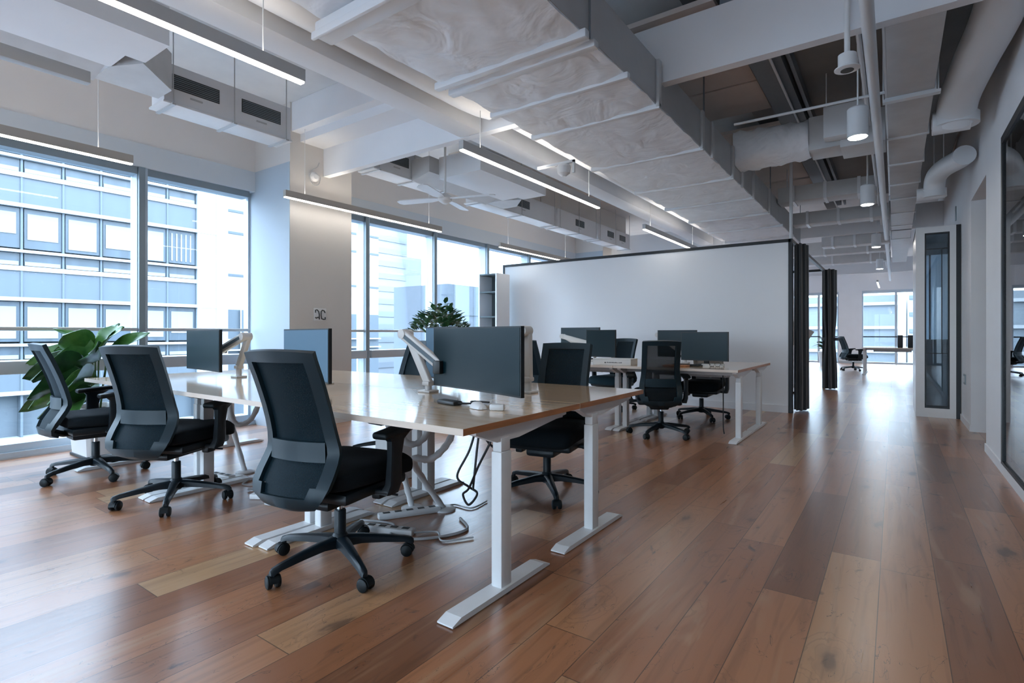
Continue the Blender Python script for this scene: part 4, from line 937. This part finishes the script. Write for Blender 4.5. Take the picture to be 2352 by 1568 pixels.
tag(obj('conduit', MB().cyl((-.20, 4.2, 3.12), (-.20, 20, 3.12), .016, 10), M_PIPE), 'thin white conduit just left of the long sprinkler pipe', 'pipe')
tag(obj('pipe_drop', MB().cyl((-1.185, 8.42, 2.43), (-1.185, 8.42, 3.58), .022, 12), M_PIPE), 'vertical white pipe dropping onto the right corner of the partition', 'pipe')
# cross duct
t = thing('branch_duct', 'crumpled wrapped branch duct leaving the right side of the big duct', 'duct', (-1.44, 6.45, 3.15))
rings = []
for i in range(13):
    u = i/12; xx = u*.72
    ring = []
    for k in range(20):
        a = 2*PI*k/20; ca, sa = math.cos(a), math.sin(a)
        rr = 1 + .05*math.sin(3*a+i*1.7)+.04*math.sin(5*a-i*2.3)
        ring.append((xx, .26*rr*math.copysign(abs(ca)**(.5+.5*u), ca), .19*rr*math.copysign(abs(sa)**(.5+.5*u), sa)))
    rings.append(ring)
obj('wrapped_sleeve', MB().loft(rings), M_DUCT, t, angle=70); obj('rigid_section', MB().box(.72, 1.0, -.19, .19, -.17, .17, bev=.006).box(1.0, 1.37, -.22, .22, -.20, .12, bev=.006), M_DUCTG, t)
t = thing('air_valve_box', 'square grey air valve box behind the largest cylinder pendant', 'duct box', (-.40, 6.12, 3.02))
obj('casing', MB().box(-.17, .17, -.06, .1, 0, .30, bev=.004), M_PIPE, t); obj('rods', MB().cyl((-.15,0,.3), (-.15,0,ZC-3.02), .006).cyl((.15,0,.3), (.15,0,ZC-3.02), .006), M_PIPE, t)
# right rectangular duct
t = thing('return_duct', 'pale rectangular duct running along the right side of the corridor ceiling', 'duct', (.10, 9, 3.0))
obj('casing', MB().box(-.15, .15, -4.95, 8.5, 0, .30, bev=.003), M_DUCTG, t)
for y in (-3.7, -2.6, -1.6, -.6, .3, 1.4, 2.6, 4.2): obj('flange', MB().box(-.165, .165, y-.018, y+.018, -.012, .30, bev=.003), M_PIPE, t)
obj('support_rail', MB().box(-.18, .19, -3.73, -3.67, -.035, -.012), M_PIPE, t, smooth=False)
for y in (-3.7, 2.0):
    for sx_ in (-1, 1): obj('hanger_rod', MB().cyl((sx_*.175, y, -.03), (sx_*.175, y, ZC-3.0), .006, 8), M_PIPE, t)
obj('edge_trim', MB().box(-.165, -.15, -4.95, 0, 0, .33), M_PIPE, t, smooth=False)
# round elbows to the right wall
def elbow(label, pts, r, cap):
    P = [Vector(p) for p in pts]; path = []
    for i in range(len(P)-1):
        p0, p1, p2, p3 = P[max(i-1,0)], P[i], P[i+1], P[min(i+2, len(P)-1)]
        for k in range(8):
            u = k/8; path.append(.5*((2*p1) + (p2-p0)*u + (2*p0-5*p1+4*p2-p3)*u*u + (3*p1-p0-3*p2+p3)*u**3))
    path.append(P[-1])
    t = thing('round_duct', label, 'duct', tuple(P[0]), 0, 'round ducts along the right wall')
    rel = [p-P[0] for p in path]
    obj('pipe', MB().tube(rel, r, 24), M_PIPE, t, angle=60)
    for q in (2, 4):
        hp = P[q]-P[0]; obj('hanger_rod', MB().cyl(tuple(hp+Vector((0,0,r-.01))), (hp.x, hp.y, ZC-P[0].z), .006, 8), M_PIPE, t)
    e = P[-1]-P[0]
    obj('collar', MB().tube([e+Vector((0,0,.03)), e+Vector((0,0,-.06))], [r*1.18, r*1.18], 24).tube([e+Vector((-.16,0,-.01)), e+Vector((0.1,0,-.01))], r*.7, 20), M_PIPE, t)
elbow('big round white duct curving down at the upper right corner', [(.55,2.6,3.2), (.55,3.4,3.2), (.55,4.0,3.2), (.54,4.6,3.16), (.485,5.25,3.13), (.44,5.85,3.08), (.43,6.05,2.97)], .14, 1)
elbow('second round white elbow duct farther along the right wall', [(.585,7.2,2.94), (.55,7.35,2.94), (.44,7.6,2.93), (.38,7.8,2.88), (.37,7.9,2.74)], .10, 1)
# far cross ducts
for i, (y, z, h, x0, x1, lb) in enumerate(((9.0, 3.05, .22, -1.42, -.2, 'grey cross duct past the second beige panel over the corridor'), (10.4, 2.95, .2, -1.42, -.08, 'grey cross duct level with the booth roof'), (12.6, 2.85, .25, -1.2, -.08, 'grey cross duct beyond the meeting pod'), (14.6, 2.95, .3, -2.6, -.08, 'wide grey cross duct in the far corridor ceiling'), (16.6, 2.95, .25, -2.6, -.08, 'grey cross duct over the far desks'))):
    t = thing('cross_duct', lb, 'duct', (0, y, z), 0, 'cross ducts over the corridor')
    obj('casing', MB().box(x0, x1, -.17, .17, 0, h, bev=.004), M_DUCTG, t)
    for k in range(3):
        xx = x0 + (x1-x0)*(k+.5)/3; obj('flange', MB().box(xx-.02, xx+.02, -.185, .185, -.012, h+.01), M_PIPE, t, smooth=False)
    for xx in (x0+.1, x1-.1): obj('hanger_rod', MB().cyl((xx, 0, h), (xx, 0, ZC-z), .006, 8), M_PIPE, t)
t = thing('wifi_bracket', 'small white bracket with a dome fixed at the left edge of the big duct', 'access point', (-2.62, 4.55, 2.72))
obj('bracket', MB().box(-.30, .12, -.012, .012, .03, .055).box(.10, .12, -.012, .012, -.07, .05), M_PIPE, t, smooth=False); obj('dome', MB().lathe([(.02,-.09), (.06,-.06), (.07,0), (.06,.02)], n=20), M_METALW, t)

# ------------------------------------------------------------------ outside
obj_g = tag(obj('street_ground', MB().box(-160, 40, -60, 140, -14.2, -14), M_GROUND, smooth=False), 'pale street level far below the windows', 'ground'); obj_g['kind'] = 'structure'
# big office block across the street
FX = -30.0
t = thing('office_block', 'large blue glazed office block across the street filling the left windows', 'building', (FX, 0, 0))
Y0, Y1, FL, BW = -8.0, 13.45, 3.95, 1.395
obj('core', MB().box(-12, -.5, Y0, 15.0, -14, 14.4), M_FTRIM, t, smooth=False)
mb = MB()
mb.box(-.5, .12, Y1, 14.4, -1.0, 14.4); mb.box(-.5, .2, 14.4, 15.0, -14, 14.4)
obj('white_pier', mb, M_FWHITE, t, smooth=False)
ny = int((Y1-Y0)/BW)
for fl in range(-4, 4):
    b = 2.55 + FL*fl
    if b < -14 or b > 13: continue
    mb = MB(); mb.box(-.5, .14, Y0, Y1+1, b-.06, b+.10); mb.box(-.5, .05, Y0, Y1, b+1.22, b+1.42); mb.box(-.5, .14, Y0, Y1, b+1.98, b+2.10)
    obj('floor_band', mb, M_FWHITE, t, smooth=False)
    obj('spandrel_row', MB().box(-.5, -.02, Y0, Y1, b+.10, b+1.22), M_FPAN, t, smooth=False)
    if fl > -1 or fl == -1:
        rng = range(ny+1)
    else: rng = range(0)
    for k in rng:
        ya = Y1 - (k+1)*BW; yb = Y1 - k*BW
        if ya < 3.0: continue
        wv = obj('window', MB().box(-.5, -.06, ya+.10, yb-.04, b+2.18, b+3.86).box(-.5, -.06, ya+.10, yb-.04, b+1.45, b+1.96), M_FGLASS, t, smooth=False)
        rnd = random.Random(k*7+fl*31); hb = rnd.choice((1.1, 1.35, 1.45, 0, .9, 1.3, 0))
        mb = MB()
        if hb: mb.box(-.055, -.03, ya+.20, yb-.16, b+3.66-hb, b+3.66)
        mb.box(-.055, -.035, ya+.12, yb-.08, b+1.45, b+1.62)
        if not hb:
            for q in range(5): mb.box(-.055, -.03, ya+.2+q*.22, ya+.27+q*.22, b+2.3, b+3.7)
        obj('blind', mb, M_FBLIND, wv, smooth=False)
mb = MB()
for k in range(ny+2):
    yb = Y1 - k*BW; mb.box(-.5, .02, yb-.03, yb+.05, -14, 14.4)
obj('mullions', mb, M_FTRIM, t, smooth=False)
t = thing('white_building', 'white panelled building seen right of the blue office block', 'building', (-42, 0, 0))
obj('body', MB().box(-8, 0, 20.0, 36, 3.0, 30), M_FWHITE, t, smooth=False)
obj('lower_storeys', MB().box(-8, .02, 20.0, 36, -14, 3.0), M_FPAN, t, smooth=False)
mb = MB()
for z in (5.6, 8.9, 10.6, 13.2, 14.6): mb.box(0, .05, 20, 36, z, z+.18)
for y in (22.6, 26, 30.2, 33.5): mb.box(0, .04, y, y+.14, 3.0, 30)
obj('joint_lines', mb, M_FPAN, t, smooth=False)
mb = MB()
for z in (-.2, .6): mb.box(.1, .4, 20, 36, z, z+.12)
for k in range(8): mb.box(.1, .2, 20+k*2, 20.1+k*2, -3, 3)
obj('railings', mb, M_FWHITE, t, smooth=False)
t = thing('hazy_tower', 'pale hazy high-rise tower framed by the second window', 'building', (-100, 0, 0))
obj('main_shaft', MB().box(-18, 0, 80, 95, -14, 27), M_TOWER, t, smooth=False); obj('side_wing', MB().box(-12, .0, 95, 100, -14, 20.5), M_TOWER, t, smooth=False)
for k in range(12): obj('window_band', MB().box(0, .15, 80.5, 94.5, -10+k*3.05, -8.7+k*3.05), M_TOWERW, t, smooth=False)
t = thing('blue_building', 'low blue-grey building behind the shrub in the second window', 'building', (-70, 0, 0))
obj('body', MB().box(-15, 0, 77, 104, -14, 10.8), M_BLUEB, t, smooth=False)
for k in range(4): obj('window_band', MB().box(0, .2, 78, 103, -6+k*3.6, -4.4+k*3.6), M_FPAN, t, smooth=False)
t = thing('end_building', 'pale blue building seen through the end windows', 'building', (-8, 52, 0))
obj('body', MB().box(-6, 8.2, 0, 12, -14, 4.2), M_FLIGHT, t, smooth=False)
for k in range(7): obj('ledge', MB().box(-6, 8.2, -.25, 0, -8+k*1.9, -7.75+k*1.9), M_FWHITE, t, smooth=False)
t = thing('striped_building', 'white striped building seen through the right end window', 'building', (4, 46, 0))
obj('body', MB().box(-3.2, 14, 0, 12, -14, 22), M_FWHITE, t, smooth=False)
for k in range(22): obj('louvre_band', MB().box(-3.2, 14, -.15, 0, -8+k*1.15, -7.75+k*1.15), M_FTRIM, t, smooth=False)
